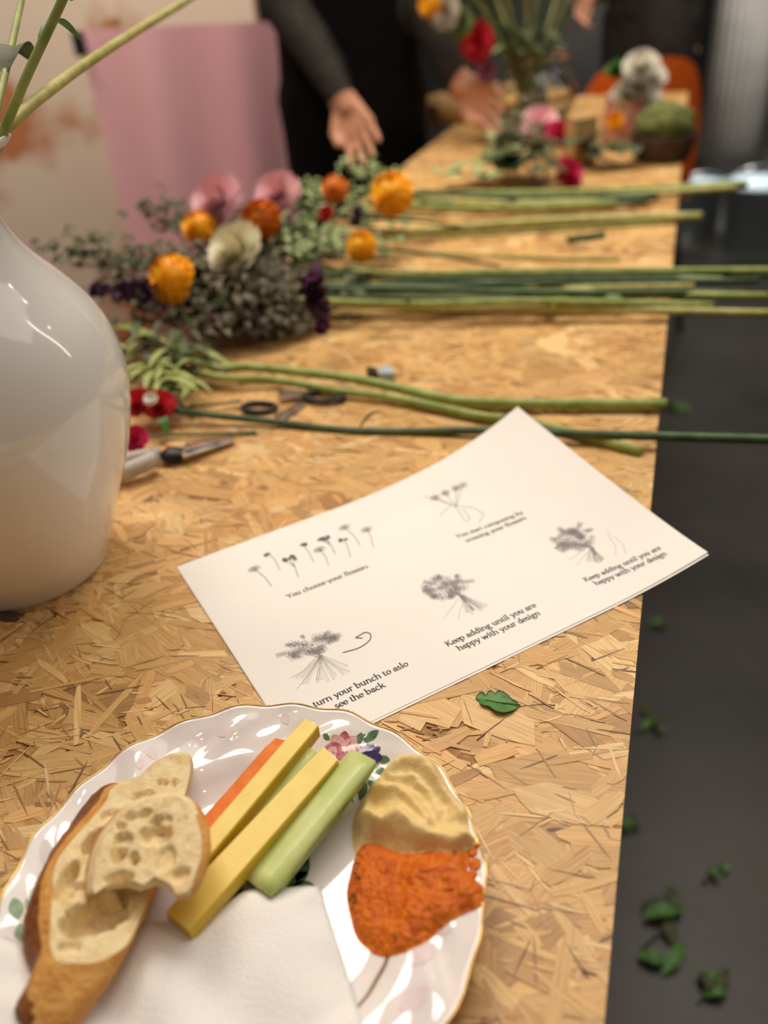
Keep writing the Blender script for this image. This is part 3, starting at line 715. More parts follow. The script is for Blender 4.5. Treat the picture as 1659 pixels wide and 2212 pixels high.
HUM = [(842, 1658), (874, 1635), (923, 1634), (942, 1650), (962, 1690), (984, 1722), (1012, 1757), (1012, 1790), (1030, 1826), (984, 1850), (940, 1842), (893, 1850), (840, 1846), (795, 1836), (768, 1846), (760, 1807), (765, 1762), (795, 1712), (812, 1692)]
hc = onplate(915, 1745)
HR = [([(797, 1722), (820, 1692), (868, 1662), (918, 1664), (955, 1704), (985, 1742), (1010, 1760)], .0045, .0042), ([(785, 1790), (820, 1802), (858, 1785), (895, 1812), (945, 1832), (985, 1838), (1015, 1822)], .0050, .0050), ([(815, 1722), (858, 1725), (895, 1752), (925, 1792)], .0030, .0026), ([(790, 1750), (800, 1780), (812, 1800)], .0022, .0030), ([(845, 1700), (890, 1700), (925, 1725), (950, 1765)], .0018, .0022)]
HR = [([tuple(onplate(*p))[:2] for p in pl], h, w_) for pl, h, w_ in HR]
def pdist(p, pl):
    a = np.array(pl[:-1]); b = np.array(pl[1:]); d = b-a; t = np.clip(((np.array(p)-a)*d).sum(1)/((d**2).sum(1)), 0, 1); return float(np.sqrt(((a+d*t[:, None]-np.array(p))**2).sum(1)).min())
def hum_h(x, y, d):
    wx, wy = x+.0012*noise.noise(Vector((x*150, y*150, 1))), y+.0012*noise.noise(Vector((x*150, y*150, 6)))
    h = -.0022
    for pl, a, w_ in HR: h += 1.45*a*math.exp(-(pdist((wx, wy), pl)/w_)**2)
    dx, dy = x-hc.x, y-hc.y
    h -= .0030*math.exp(-((dx-.014)/.014)**2-((dy+.003)/.008)**2)
    return h+.0006*noise.noise(Vector((x*260+y*120, y*300, 4)))+.0005*noise.noise(Vector((x*500, y*500, 7)))
mound('hummus_dollop', HUM, .0080, .005, hum_h, M_hum, 'swirled beige dollop of hummus at the plate rim', 'hummus')
DIP = [(782, 1824), (815, 1822), (850, 1838), (893, 1844), (940, 1838), (984, 1846), (1004, 1836), (1016, 1850), (1010, 1885), (1034, 1905), (1046, 1925), (1040, 1958), (1012, 1971), (993, 1980), (954, 2008), (911, 2042), (868, 2060), (832, 2068), (802, 2057), (771, 2026), (757, 1981), (749, 1932), (757, 1890), (768, 1850)]
def dip_h(x, y, d): return .0017*noise.noise(Vector((x*110, y*110, 3)))+.0010*noise.noise(Vector((x*330, y*330, 8)))+.0006*noise.noise(Vector((x*800, y*800, 1)))
dip = mound('pepper_dip', DIP, .0068, .005, dip_h, M_dip, 'glossy orange pepper dip beside the hummus', 'dip')
mb = MB()
for (x, y, r_) in ((1022, 1842, .0022), (1030, 1828, .0012), (1028, 1868, .003), (1020, 1890, .0022)):
    q = onplate(x, y); mb.ball(q+Vector((0, 0, .0003)), (r_, r_, .0011), jit=.3)
mb.build('smear', M_dip, dip)
M_oil = mat('brown oil trickle', lin(150, 104, 52), lin(128, 84, 40), .2, 80, spec=.7)
mb = MB(); mb.tube([onplate(x, y, .0002) for x, y in ((840, 2062), (832, 2085), (815, 2115), (795, 2150), (768, 2182))], [.0010, .0009, .0010, .0008, .0005], 8); mb.build('oil_trickle', M_oil, dip)
for i in range(11):
    x, y = random.choice(((790, 1905), (800, 1890), (772, 1885), (762, 1950), (866, 1870), (985, 1860), (950, 2005), (865, 2035), (780, 1995), (770, 1900)))
    q = onplate(x+random.uniform(-12, 12), y+random.uniform(-12, 12)); mbh = MB(); mbh.ball(q+Vector((0, 0, .0056)), (.0011, .0006, .0005), nu=6, nv=4); mbh.build('herb_flake', M_herb, dip)

M_nap = mat('soft paper napkin', lin(252, 249, 246), lin(250, 246, 242), .95, 40, .5, 900, spec=.15)
NAP = [(500, 1946), (540, 1922), (600, 1913), (660, 1906), (690, 1908), (702, 1950), (722, 2010), (745, 2080), (768, 2160), (785, 2225), (800, 2300), (700, 2380), (450, 2400), (200, 2380), (-20, 2330), (-60, 2200), (-30, 2080), (20, 2050), (120, 2090), (200, 2110), (262, 2060), (300, 2012), (345, 1995), (385, 2006), (420, 2020), (455, 1985)]
def napkin():
    poly = densify([(P(x, y, .014).x, P(x, y, .014).y) for x, y in NAP], .004, True)
    vv, ff, nb = tri_patch(poly, .0028); V = []
    for i, (x, y) in enumerate(vv):
        r = math.hypot(x-PC.x, y-PC.y); base = plate_z(x, y) if r < PR*1.0 else max(.002, .023-(r-PR)*.55)
        d = edist((x, y), poly)
        h = .0035+.0045*(1-math.exp(-d/.006))+.0016*math.sin((x*.8+y*.5)*150)+.002*noise.noise(Vector((x*45, y*45, 2)))+.0035*math.exp(-((x-PC.x+.03)/.03)**2-((y-PC.y+.02)/.03)**2)
        base = max(base, .0085)
        V.append(Vector((x, y, TZ+base+h)))
    n0 = len(V); V += [v-Vector((0, 0, .0022)) for v in V]
    F = list(ff)+[tuple(q+n0 for q in f[::-1]) for f in ff]+[(i, n0+i, n0+(i+1) % nb, (i+1) % nb) for i in range(nb)]
    o = mk('paper_napkin', V, F, M_nap); tag(o, 'crumpled white paper napkin lying across the front of the plate', 'napkin')
napkin()

# ------------------------------------------------------------------ white vase
M_vase = mat('glossy white ceramic', lin(240, 238, 233), lin(237, 234, 228), .09, 12, coat=.3, spec=.6)
VC = Vector((-.2665, .5287, TZ))
prof = [(.0, .004), (.050, .003), (.0535, .0), (.0565, .002), (.0595, .010), (.0650, .022), (.0745, .045), (.0845, .068), (.0925, .088), (.0985, .108), (.1022, .128), (.1030, .146), (.1000, .166), (.0925, .185), (.0790, .204), (.0640, .222), (.0545, .240), (.0515, .255), (.0545, .270), (.0635, .282), (.0705, .288), (.0720, .2905), (.0700, .292), (.0610, .286), (.0500, .272), (.0470, .255), (.0500, .240), (.0600, .220), (.0750, .200), (.088, .180), (.095, .160), (.095, .130), (.088, .100), (.070, .050), (.055, .015), (.0, .010)]
def smooth_prof(pr, n=4):
    q = bez([Vector((r, z, 0)) for r, z in pr], n); return [(max(0, p.x), p.y) for p in q]
vase = thing('ceramic_vase', VC, 'tall glossy white ceramic vase with a narrow flared neck', 'vase')
MB().lathe(smooth_prof(prof), VC, 96).build('vase_body', M_vase, vase)

# ------------------------------------------------------------------ flowers
M_stem = mat('light green stem', lin(168, 178, 100), lin(130, 146, 68), .5, 60, .15, 200)
M_stemd = mat('dark green stem', lin(84, 106, 66), lin(58, 80, 48), .5, 60, .15, 200)
M_stemp = mat('pale straw stem', lin(196, 188, 120), lin(160, 160, 84), .5, 60, .15, 200)
M_fol = mat('grey green foliage', lin(124, 114, 90), lin(76, 70, 52), .65, 80, .2, 200)
M_fold = mat('deep green foliage', lin(90, 100, 58), lin(56, 64, 36), .6, 80, .2, 200)
M_folp = mat('pale green foliage', lin(168, 184, 128), lin(130, 150, 92), .6, 80, .2, 200)
def fm(name, a, b): return mat(name, lin(*a), lin(*b), .55, 140, .2, 300, sss=.15)
M_or = fm('golden orange petal', (255, 196, 20), (250, 164, 8)); M_ord = fm('burnt orange petal', (236, 140, 30), (206, 96, 24))
M_pk = fm('pale pink petal', (248, 208, 210), (240, 184, 192)); M_mg = fm('magenta petal', (226, 56, 110), (206, 40, 96))
M_rd = fm('coral red petal', (230, 60, 72), (204, 42, 60)); M_cr = fm('cream petal', (246, 240, 214), (232, 226, 190))
M_pu = fm('dark purple petal', (70, 28, 66), (44, 14, 44)); M_mv = fm('mauve petal', (206, 138, 176), (176, 104, 150)); M_wh = fm('white petal', (236, 232, 220), (218, 212, 196))
def petals(mb, c, r, axis, layers=4, n=9, wd=.42, cup=.35, m=0, flat=1.0):
    axis = Vector(axis).normalized(); e1 = axis.orthogonal().normalized(); e2 = axis.cross(e1); c = Vector(c)
    for l in range(layers):
        ph = R(12+72*(l+1)/layers)*flat; rr = r*(.72+.28*(l+1)/layers); k = max(4, int(n*(.5+.5*(l+1)/layers)))
        for i in range(k):
            a = 6.283*(i+.5*(l % 2)+random.uniform(-.15, .15))/k; rad = e1*math.cos(a)+e2*math.sin(a); sd = axis.cross(rad)
            d = axis*math.cos(ph)+rad*math.sin(ph); nn = d.cross(sd).normalized(); V = []
            for t in (0, .35, .7, 1):
                ww = wd*rr*(.25+1.1*math.sin(math.pi*min(1, t*.72+.12)))*.55
                for j in (-1, 0, 1):
                    V.append(c+d*rr*t+sd*(j*ww)+axis*(cup*rr*.35*t*t+abs(j)*rr*.07)+axis*(rr*.06*random.uniform(-1, 1) if t == 1 else 0))
            mb.add(V, [(q*3+j, q*3+j+1, q*3+j+4, q*3+j+3) for q in range(3) for j in range(2)], m)
def pom(mb, c, r, axis, m=0, sq=.85):
    mb.ball(c, (r*.75, r*.75, r*.75*sq), m, 14, 8, .2, axis)
    petals(mb, c, r, axis, 6, 14, .30, .1, m, 1.35)
ncount = {}
def cut_flower(stem, rad, bloom=None, label='', group=None, smat=None, leaves=(), name='cut_flower', cat='flower'):
    """stem: pixel points (x,y,height); bloom: (kind, radius, material, axis)"""
    pts = [P(*q) if len(q) == 3 else Vector(q[:3]) for q in stem]
    return cut_flower_w(pts, rad, bloom, label, group, smat, leaves, name, cat)
def cut_flower_w(pts, rad, bloom, label, group, smat, leaves=(), name='cut_flower', cat='flower', nodes=False):
    pts = [Vector(p) for p in pts]; base = min(pts, key=lambda p: p.z)
    t = thing(name, base, label, cat, group)
    cv = bez(pts, 7); mb = MB(); n = len(cv); mb.tube(cv, [rad*(1.0-.25*i/n)*(1.25 if nodes and i % 9 == 4 else 1) for i in range(n)], 8); mb.build('stem', smat or M_stem, t)
    if bloom:
        kind, r, m, ax = bloom; mb = MB(); c = pts[-1]
        if kind == 'pom': pom(mb, c, r, ax)
        elif kind == 'ruffle': petals(mb, c, r, ax, 5, 10, .5, .4)
        elif kind == 'daisy': petals(mb, c, r, ax, 2, 12, .4, .2); mb.ball(c, r*.25)
        elif kind == 'spike':
            d = Vector(ax).normalized()
            for i in range(9):
                q = c+d*(r*2.6*(i/8-.35))+Vector((random.uniform(-1, 1), random.uniform(-1, 1), random.uniform(-.4, 1)))*r*.35
                petals(mb, q, r*(.75-.35*i/8), (d+Vector((random.uniform(-.8, .8), random.uniform(-.8, .8), .5))), 2, 6, .6, .5)
        bl = mb.build('bloom', m, t)
        mb = MB(); mb.ball(c-Vector(ax).normalized()*r*.35, (r*.32, r*.32, r*.4), 0, 10, 6, 0, ax); mb.build('calyx', M_stemd, bl)
    for (f, ang, l, wd, lm) in leaves:
        i = min(n-1, int(f*(n-1))); mb = MB(); q = cv[i]; leaf_mesh(mb, q+Vector((math.cos(ang)*l/2, math.sin(ang)*l/2, 0)), ang, l, wd, .001, 0, .012); mb.build('leaf', lm, t)
    return t
def sprig(pts, l, n, label, group, lm, tuft=.0, name='foliage_sprig', wd=.3):
    pts = [Vector(p) for p in pts]; t = thing(name, min(pts, key=lambda p: p.z), label, 'foliage', group); cv = bez(pts, 6)
    MB().tube(cv, .0013, 6).build('stem', M_stemd, t); mb = MB()
    for i in range(n):
        q = cv[random.randrange(len(cv)//5, len(cv))]+Vector((random.gauss(0, tuft), random.gauss(0, tuft), max(.0, random.gauss(tuft*.5, tuft*.6))))
        an = random.uniform(0, 6.28); ll = l*random.uniform(.6, 1.2)
        if q.z < TZ+.002: q.z = TZ+.002
        leaf_mesh(mb, q, an, ll, ll*wd, random.uniform(0, .01), 0, .006)
    o = mb.build('leaves', lm, t); o['kind'] = 'stuff'; return t

# near bunch, beside the vase
G1 = 'flower stems lying nearest the printed sheet'
cut_flower([(1440, 873, .008), (1191, 873, .008), (996, 866, .008), (850, 836, .010), (755, 817, .012), (626, 801, .014), (537, 793, .016), (456, 793, .02), (371, 749, .03), (270, 700, .045)], .0056, None, 'thick jointed pale green stem crossing to the board edge', G1, M_stem, [(.72, 2.6, .07, .005, M_stem), (.85, 2.0, .08, .006, M_fold), (.8, 3.4, .07, .005, M_stem), (.93, 2.8, .08, .006, M_stem)], 'green_cutting', 'stem')
cut_flower([(1386, 976, .004), (1143, 912, .005), (1035, 899, .006), (850, 860, .007), (715, 842, .008), (594, 821, .010), (456, 812, .014), (330, 770, .02)], .0050, None, 'green stem with its cut end under the jointed pale stem', G1, M_stem, [(.82, 2.4, .07, .005, M_fold), (.9, 3.3, .06, .005, M_stem), (.95, 2.9, .07, .006, M_stem)], 'green_cutting', 'stem')
cut_flower([(1700, 950, .012), (1435, 943, .012), (1162, 934, .009), (1030, 930, .007), (900, 932, .004), (751, 930, .003), (581, 910, .006), (416, 892, .012), (345, 880, .018)], .0042, ('ruffle', .017, M_rd, (.2, -.5, .8)), 'coral red carnation on a long dark green stem reaching past the board edge', None, M_stemd, [(.62, .45, .035, .0025, M_fold), (.35, .25, .03, .0022, M_fold)])
cut_flower([(553, 934, .003), (470, 938, .004), (363, 940, .006), (292, 950, .014)], .0018, ('ruffle', .013, M_mg, (.1, -.6, .7)), 'small magenta blossom on a short thin stem by the vase', None, M_stemd, [(.7, 2.0, .02, .005, M_leaf)])
cut_flower([(521, 866, .006), (440, 876, .008), (371, 880, .012), (302, 874, .022)], .0016, ('ruffle', .016, M_rd, (-.1, -.5, .8)), 'coral red blossom close against the white vase', None, M_stemd, [(.8, 1.3, .03, .006, M_leaf)])
cut_flower([(395, 800, .006), (360, 830, .014), (326, 862, .034)], .0013, ('daisy', .007, M_wh, (0, -.6, .7)), 'tiny white star flower above the coral blossoms', None, M_stem)
sprig([P(420, 900, .004), P(350, 835, .012), P(285, 770, .03)], .045, 34, 'tangle of fresh green leaves beside the white vase', None, M_stem, .014, wd=.09)
sprig([P(470, 820, .006), P(380, 800, .014), P(300, 755, .02)], .045, 34, 'deep green leaves lying under the jointed pale stem', None, M_fold, .014, wd=.10)

# middle bunch
G2 = 'stems of the middle bunch reaching past the board edge'
rm = random.Random(11)
ends = [(1700, 584), (1690, 596), (1640, 606), (1560, 604), (1500, 618), (1659, 640), (1600, 632), (1420, 640), (1350, 656), (1700, 678), (1540, 660), (1300, 668), (1260, 600), (1320, 612), (1280, 630), (1240, 648), (1380, 622), (1220, 640), (1340, 645), (1200, 662)]
for i, (ex, ey) in enumerate(ends):
    sy = 592+84*(ey-584)/100+rm.uniform(-14, 14); z0 = .006+rm.random()*.022
    cut_flower([(ex, ey, .006+.014*rm.random()), (1150, (ey+sy)/2+rm.uniform(-6, 4), z0), (900, sy+rm.uniform(-4, 4), z0), (690, sy-rm.uniform(0, 14), z0+.008), (560, sy-rm.uniform(0, 30), z0+.01)], rm.uniform(.0034, .0050), None,
               ['long light green stem', 'long dark green stem', 'long dark green stem', 'long pale sage stem', 'long straw coloured stem'][i % 5]+(' bearing a leaf' if i % 2 else ' without leaves')+' in the middle flower bunch', G2, [M_stem, M_stemd, M_stemd, M_folp, M_stemp][i % 5], [(.62, rm.uniform(2, 4), .06, .008, M_fold)] if i % 2 else [], 'green_cutting', 'stem')
def fl(head, root, r, kind, m, label, ax, z=.035, rad=.0022, smat=None, group=None):
    hx, hy = head; rx, ry = root
    return cut_flower([(rx, ry, .010), ((hx+rx)/2, (hy+ry)/2-4, z*.6), (hx, hy, z)], rad, (kind, r, m, ax), label, group, smat or M_stemd)
fl((845, 418), (1180, 436), .034, 'pom', M_or, 'big golden orange pompom bloom nearest the person', (-.35, -.6, .55), 0.080, .003)
fl((780, 532), (1080, 575), .021, 'pom', M_or, 'small golden pompom bloom behind the dark stems', (-.3, -.6, .5), 0.065)
fl((370, 602), (640, 640), .030, 'pom', M_or, 'golden bloom low among grey foliage above the vase shoulder', (-.6, -.5, .5), 0.080)
fl((430, 492), (700, 560), .026, 'pom', M_or, 'round amber bloom in front of the pink paper', (-.5, -.5, .6), 0.090)
fl((563, 474), (800, 540), .028, 'pom', M_ord, 'amber bloom with brown edge between two pale pink blooms', (-.2, -.7, .3), 0.090)
fl((722, 408), (960, 440), .022, 'pom', M_ord, 'burnt orange bloom below the hanging hand', (-.3, -.6, .6), 0.085)
fl((706, 462), (940, 470), .012, 'ruffle', M_rd, 'small red bud under the burnt orange bloom', (-.3, -.7, .4), 0.065)
fl((478, 440), (700, 545), .038, 'ruffle', M_pk, 'large pale pink ruffled bloom against the pink paper', (-.4, -.6, .6), 0.110)
fl((605, 425), (820, 500), .032, 'ruffle', M_pk, 'pale pink bloom beside the wooden stand post', (-.2, -.6, .6), 0.105)
fl((518, 548), (760, 600), .036, 'ruffle', M_cr, 'cream white ruffled bloom in the middle of the bunch', (-.4, -.5, .7), 0.085)
fl((500, 518), (740, 585), .020, 'ruffle', M_mv, 'pink purple bloom tucked behind the cream bloom', (-.4, -.5, .7), 0.097)
fl((682, 640), (980, 652), .020, 'spike', M_pu, 'dark purple drooping flower spike before the dark stems', (.12, -.55, -.75), 0.070)
fl((770, 470), (1000, 490), .012, 'spike', M_pu, 'small dark purple spike beside the golden pompom', (.1, -.3, .7), 0.060)
fl((275, 632), (520, 650), .020, 'spike', M_pu, 'purple black flower spike over the vase shoulder', (-.7, -.3, .2), 0.075)
G3 = 'grey green foliage around the flower heads'
for i, (x0, y0, x1, y1, z) in enumerate([(640, 690, 330, 700, .03), (660, 660, 300, 660, .04), (700, 640, 420, 600, .06), (640, 620, 340, 480, .085), (620, 700, 470, 730, .015), (700, 690, 560, 715, .012), (560, 600, 150, 570, .09), (520, 680, 240, 640, .05), (720, 600, 560, 500, .06), (680, 560, 470, 520, .05), (640, 650, 520, 640, .05), (600, 650, 330, 600, .055)]):
    sprig([P(x0, y0, .006), P((x0+x1)/2, (y0+y1)/2, .5*z+.004), P(x1, y1, z)], .015, 190, ('grey green' if i % 3 else 'deep green')+' filler sprig in the middle flower bunch', G3, M_fol if i % 3 else M_fold, .017)
for i, (x0, y0, x1, y1, z) in enumerate([(860, 560, 640, 560, .05), (860, 560, 600, 530, .05), (900, 500, 650, 480, .055), (880, 450, 660, 430, .05), (900, 430, 760, 380, .05)]):
    sprig([P(x0, y0, .006), P((x0+x1)/2, (y0+y1)/2, .5*z), P(x1, y1, z)], .017, 90, 'pale sage leafy sprig between the golden blooms', 'pale sage sprigs', M_folp, .014)

# far bunch
G4 = 'stems of the far bunch'
for i, (ex, ey, sx, sy) in enumerate([(1615, 398, 800, 420), (1590, 406, 850, 440), (1400, 432, 820, 436), (1330, 440, 860, 446), (1300, 436, 900, 430), (1420, 424, 900, 415)]):
    cut_flower([(ex, ey, .012), ((ex+sx)/2, (ey+sy)/2+6, .008+.003*i), (sx, sy, .014)], .0062, None, ['light green', 'straw coloured', 'dark green'][i % 3]+' stem of the far flower bunch', G4, [M_stem, M_stemp, M_stemd][i % 3], [], 'green_cutting', 'stem')
cut_flower([(1515, 468, .009), (1140, 480, .009), (850, 504, .009), (760, 505, .012)], .0075, None, 'thick straw coloured stem lying below the far bunch', None, M_stemp, [], 'green_cutting', 'stem')
cut_flower([(1500, 476, .004), (1150, 498, .004), (850, 518, .006)], .0030, None, 'thin green stem under the straw coloured stem', None, M_stem, [], 'green_cutting', 'stem')
cut_flower([(1340, 560, .003), (1150, 556, .004), (930, 548, .005), (800, 560, .01)], .0026, None, 'thin brownish stem lying between the far and middle bunches', None, M_stemp, [], 'green_cutting', 'stem')
cut_flower([(1305, 508, .004), (1225, 516, .006)], .0055, None, 'short dark green offcut of stem on the board', None, M_stemd, [], 'green_cutting', 'stem')
fl((1165, 275), (1160, 400), .040, 'ruffle', M_pk, 'pale pink ruffled bloom before the glass vase', (.1, -.6, .7), .05)
fl((1205, 300), (1170, 400), .034, 'ruffle', M_mg, 'magenta bloom behind the other magenta bloom by the glass vase', (.4, -.5, .6), .04)
fl((1222, 378), (1120, 405), .030, 'ruffle', M_mg, 'magenta bloom lying on the board below the pale pink bloom', (.5, -.6, .4), .02)
sprig([P(1180, 400, .004), P(1130, 360, .03), P(1110, 320, .06)], .05, 40, 'dark leaves under the pale pink bloom by the glass vase', None, M_fold, .03)
sprig([P(960, 400, .004), P(1050, 385, .02), P(1090, 350, .03)], .05, 30, 'silvery leaves beside the glass vase', None, M_folp, .025)
sprig([P(1350, 362, .004), P(1310, 345, .015), P(1290, 330, .02)], .06, 16, 'dark green leaves lying before the moss pot', None, M_fold, .02)

# ------------------------------------------------------------------ stems in the white vase
def vaseflower(rimpx, toppx, Yt, rad, label, leaves, m=M_stem, extra=1.35):
    a = VC+Vector((.0, .01, .06)); r_ = PY(*rimpx, .535); b = PY(*toppx, Yt); e = r_.lerp(b, extra)
    pts = [VC+Vector((-.03, .0, .03)), VC+Vector((.0, 0, .19)), r_, b, e]
    return cut_flower_w(pts, rad, ('ruffle', .028, M_pk, (e-b)), label, None, m, leaves)
vaseflower((8, 285), (128, 15), .56, .0032, 'sharp green stem with slim leaves rising from the white vase', [(.66, 1.2, .04, .004, M_leaf), (.78, .9, .03, .004, M_leaf)])
vaseflower((-8, 296), (420, -10), 1.1, .0042, 'blurred olive stem leaning far out of the white vase', [], M_stemp)
vaseflower((-20, 290), (60, -60), .75, .0026, 'green stem hidden behind the sharp stem in the white vase', [(.6, 1.5, .05, .009, M_fold), (.75, .6, .05, .012, M_folp)])

# ------------------------------------------------------------------ tools
M_steel = mat('bright steel', lin(200, 200, 198), lin(150, 150, 148), .25, 80, metal=1)
M_grip = mat('worn pale grey grip', lin(196, 190, 180), lin(168, 162, 152), .45, 60)
M_blk = mat('black plastic', lin(30, 30, 34), lin(20, 20, 22), .4, 60)
M_blue = mat('pale blue plastic', lin(180, 196, 204), lin(150, 170, 182), .4, 60)
pr = thing('pruning_shears', P(360, 985), 'grey handled steel pruning shears lying behind the vase', 'shears')
MB().tube(bez([P(225, 1035, .010), P(280, 1015, .012), P(325, 995, .014), P(338, 990, .014)], 5), [.0075]*14+[.0095, .0095], 12).build('handle', M_grip, pr)
MB().tube(bez([P(240, 1000, .006), P(300, 985, .007), P(345, 978, .008)], 5), .0055, 10).build('handle', M_grip, pr)
MB().ball(P(372, 982, .008), (.012, .010, .006), jit=.1).build('pivot', M_blk, pr)
mb = MB(); prism(mb, [P(500, 942, .006), P(507, 950, .006), P(395, 985, .011), P(385, 965, .011)], .003); mb.build('blade', M_steel, pr, False)
mb = MB(); prism(mb, [P(470, 946, .0085), P(478, 951, .0085), P(400, 972, .013), P(398, 955, .013)], .002); mb.build('blade', M_steel, pr, False)
sc = thing('floral_scissors', P(640, 880), 'dark handled scissors lying under the green stems', 'scissors')
mb = MB(); prism(mb, [P(650, 866, .004), P(660, 872, .004), P(604, 908, .005), P(590, 896, .005)], .002); mb.build('blade', M_steel, sc, False)
mb = MB(); prism(mb, [P(600, 845, .006), P(650, 842, .006), P(654, 858, .006), P(604, 862, .006)], .002); mb.build('blade', M_steel, sc, False)
ring = [P(700+42*math.cos(a), 856+11*math.sin(a), .005) for a in np.linspace(0, 6.283, 21)]; MB().tube(ring, .003, 8).build('handle', M_blk, sc)
ring = [P(560+36*math.cos(a), 880+10*math.sin(a), .004) for a in np.linspace(0, 6.283, 21)]; MB().tube(ring, .0026, 8).build('handle', M_blk, sc)
cl = thing('folding_clip', P(815, 803), 'small black and pale blue plastic clip behind the jointed stem', 'clip')
mb = MB(); prism(mb, [P(790, 791, .010), P(812, 793, .010), P(818, 806, .010), P(795, 804, .010)], .009); mb.build('jaw', M_blk, cl, False)
mb = MB(); prism(mb, [P(818, 790, .010), P(848, 791, .010), P(850, 806, .010), P(820, 806, .010)], .009); mb.build('jaw', M_blue, cl, False)

# ------------------------------------------------------------------ things at the far end of the table
M_glass = mat('clear glass', (1, 1, 1, 1), (.97, .99, .98, 1), .02, 5, trans=1, ior=1.45)
M_water = mat('vase water', (.93, .97, .90, 1), (.9, .95, .86, 1), .0, 5, trans=1, ior=1.33)
gb = P(1155, 296); gh = PY(1140, 118, gb.y).z-TZ
gv = thing('glass_vase', gb, 'round bellied clear glass vase holding long green stems', 'vase')
gp = [(.0, .003), (.055, .0), (.066, .006), (.080, .05), (.088, gh*.45), (.084, gh*.62), (.066, gh*.82), (.062, gh*.92), (.068, gh), (.065, gh), (.059, gh*.92), (.063, gh*.82), (.081, gh*.62), (.085, gh*.45), (.077, .05), (.062, .012), (.0, .009)]
MB().lathe(smooth_prof(gp, 3), gb, 40).build('glass_body', M_glass, gv)
MB().lathe([(0, .0095), (.061, .0125), (.0765, .05), (.0845, gh*.45), (.0815, gh*.58), (0, gh*.58)], gb, 40).build('water', M_water, gv)
for i in range(11):
    a = rm.uniform(0, 6.28); q = Vector((math.cos(a), math.sin(a), 0)); tx = -160+ 320*i/10; sp = PY(1140+tx*.3, 110, gb.y+.02*math.sin(a)); tp = PY(1135+tx*1.15, -140, gb.y+.08*math.sin(a))
    cut_flower_w([gb-q*.03+Vector((0, 0, .02)), gb.lerp(sp, .6), sp, tp, sp.lerp(tp, 1.6)], .0042, ('ruffle', .03, [M_pk, M_or, M_wh][i % 3], (0, -.3, 1)), 'tall flower on a '+['light green', 'dark green', 'straw coloured'][i % 3]+' stem standing in the glass vase', 'flowers in the glass vase', [M_stem, M_stemd, M_stemp][i % 3], [(.5, rm.uniform(0, 6), .08, .012, M_folp), (.55, rm.uniform(0, 6), .08, .012, M_fold)])
for (hx, hy, r_, m, k, lab) in ((1035, 90, .040, M_rd, 'ruffle', 'crimson bloom drooping out of the glass vase'), (1052, 152, .022, M_mv, 'ruffle', 'mauve bloom drooping low beside the glass vase rim'), (932, 8, .030, M_or, 'pom', 'orange bloom leaning left from the glass vase'), (965, 25, .036, M_wh, 'ruffle', 'white green bloom leaning left from the glass vase'), (1000, 50, .03, M_folp, 'ruffle', 'pale green bloom above the crimson bloom')):
    e = PY(hx, hy, gb.y-.04); cut_flower_w([gb+Vector((.02, 0, .02)), gb+Vector((0, 0, gh*.9)), PY((hx+1110)/2, min(hy-10, 60), gb.y-.02), e], .0025, (k, r_, m, (-.5, -.7, .1)), lab, None, M_stemd)
M_pot = mat('dark brown pot', lin(84, 62, 46), lin(58, 42, 32), .7, 40, .3, 120); M_moss = mat('green moss', lin(120, 124, 66), lin(78, 86, 40), .9, 90, .8, 200)
pb = P(1428, 345); mp_ = thing('moss_pot', pb, 'dark brown pot topped by a rounded mound of green moss', 'plant pot')
MB().lathe(smooth_prof([(0, .002), (.042, 0), (.05, .008), (.056, .025), (.060, .045), (.057, .047), (.050, .04), (0, .036)], 3), pb, 32).build('pot', M_pot, mp_)
MB().ball(pb+Vector((0, 0, .062)), (.054, .054, .038), 0, 28, 18, .18).build('moss', M_moss, mp_)
M_kraft = mat('kraft paper', lin(196, 160, 108), lin(180, 142, 92), .75, 40, .2, 100)
kb = P(1252, 352); kx = MB(); kx.box((-.024, -.02, 0), (.024, .02, .085)); o = kx.build('kraft_box', M_kraft, None, False); o.location = kb; o.rotation_euler.z = .3
bvm = o.modifiers.new('bevel', 'BEVEL'); bvm.width = .003
tag(o, 'small upright kraft cardboard box by the magenta blooms', 'box')
ra, rb = PY(935, 215, 2.25), Vector((.43, 2.40, 0)); ra.z = rb.z = TZ+.038
rl = thing('kraft_roll', Vector((ra.x, ra.y, TZ)), 'roll of brown kraft paper with its round end over the board edge', 'paper roll')
MB().tube([ra, rb], .036, 24).build('paper_roll', M_kraft, rl, True); MB().tube([ra-(rb-ra).normalized()*.004, rb], .014, 16).build('core', M_pot, rl)
cpx = P(1066, 304); cpo = MB().lathe(smooth_prof([(0, .002), (.024, 0), (.03, .012), (.034, .045), (.031, .045), (.027, .014), (0, .008)], 3), cpx, 28).build('white_cup', M_vase); tag(cpo, 'small white cup beside the glass vase', 'cup')
jb = P(1345, 310); jr = thing('flower_jar', jb, 'blush pink jar holding white flowers behind the moss pot', 'jar')
M_blush = mat('blush jar', lin(190, 140, 122), lin(170, 120, 104), .35, 20)
MB().lathe(smooth_prof([(0, .002), (.036, 0), (.042, .01), (.044, .05), (.038, .075), (.040, .085), (.036, .085), (.034, .07), (0, .06)], 3), jb, 32).build('jar_body', M_blush, jr)
for i, (x, y) in enumerate([(1385, 150), (1370, 190), (1400, 175), (1355, 215), (1390, 220)]):
    e = PY(x, y, jb.y+.02*i-.03); cut_flower_w([jb+Vector((0, 0, .065)), jb+Vector((.01, 0, .10)), e], .002, ('ruffle', .036, M_wh, (random.uniform(-.4, .4), -.6, .7)), 'white ruffled bloom standing in the blush jar', 'white blooms in the jar', M_stem)
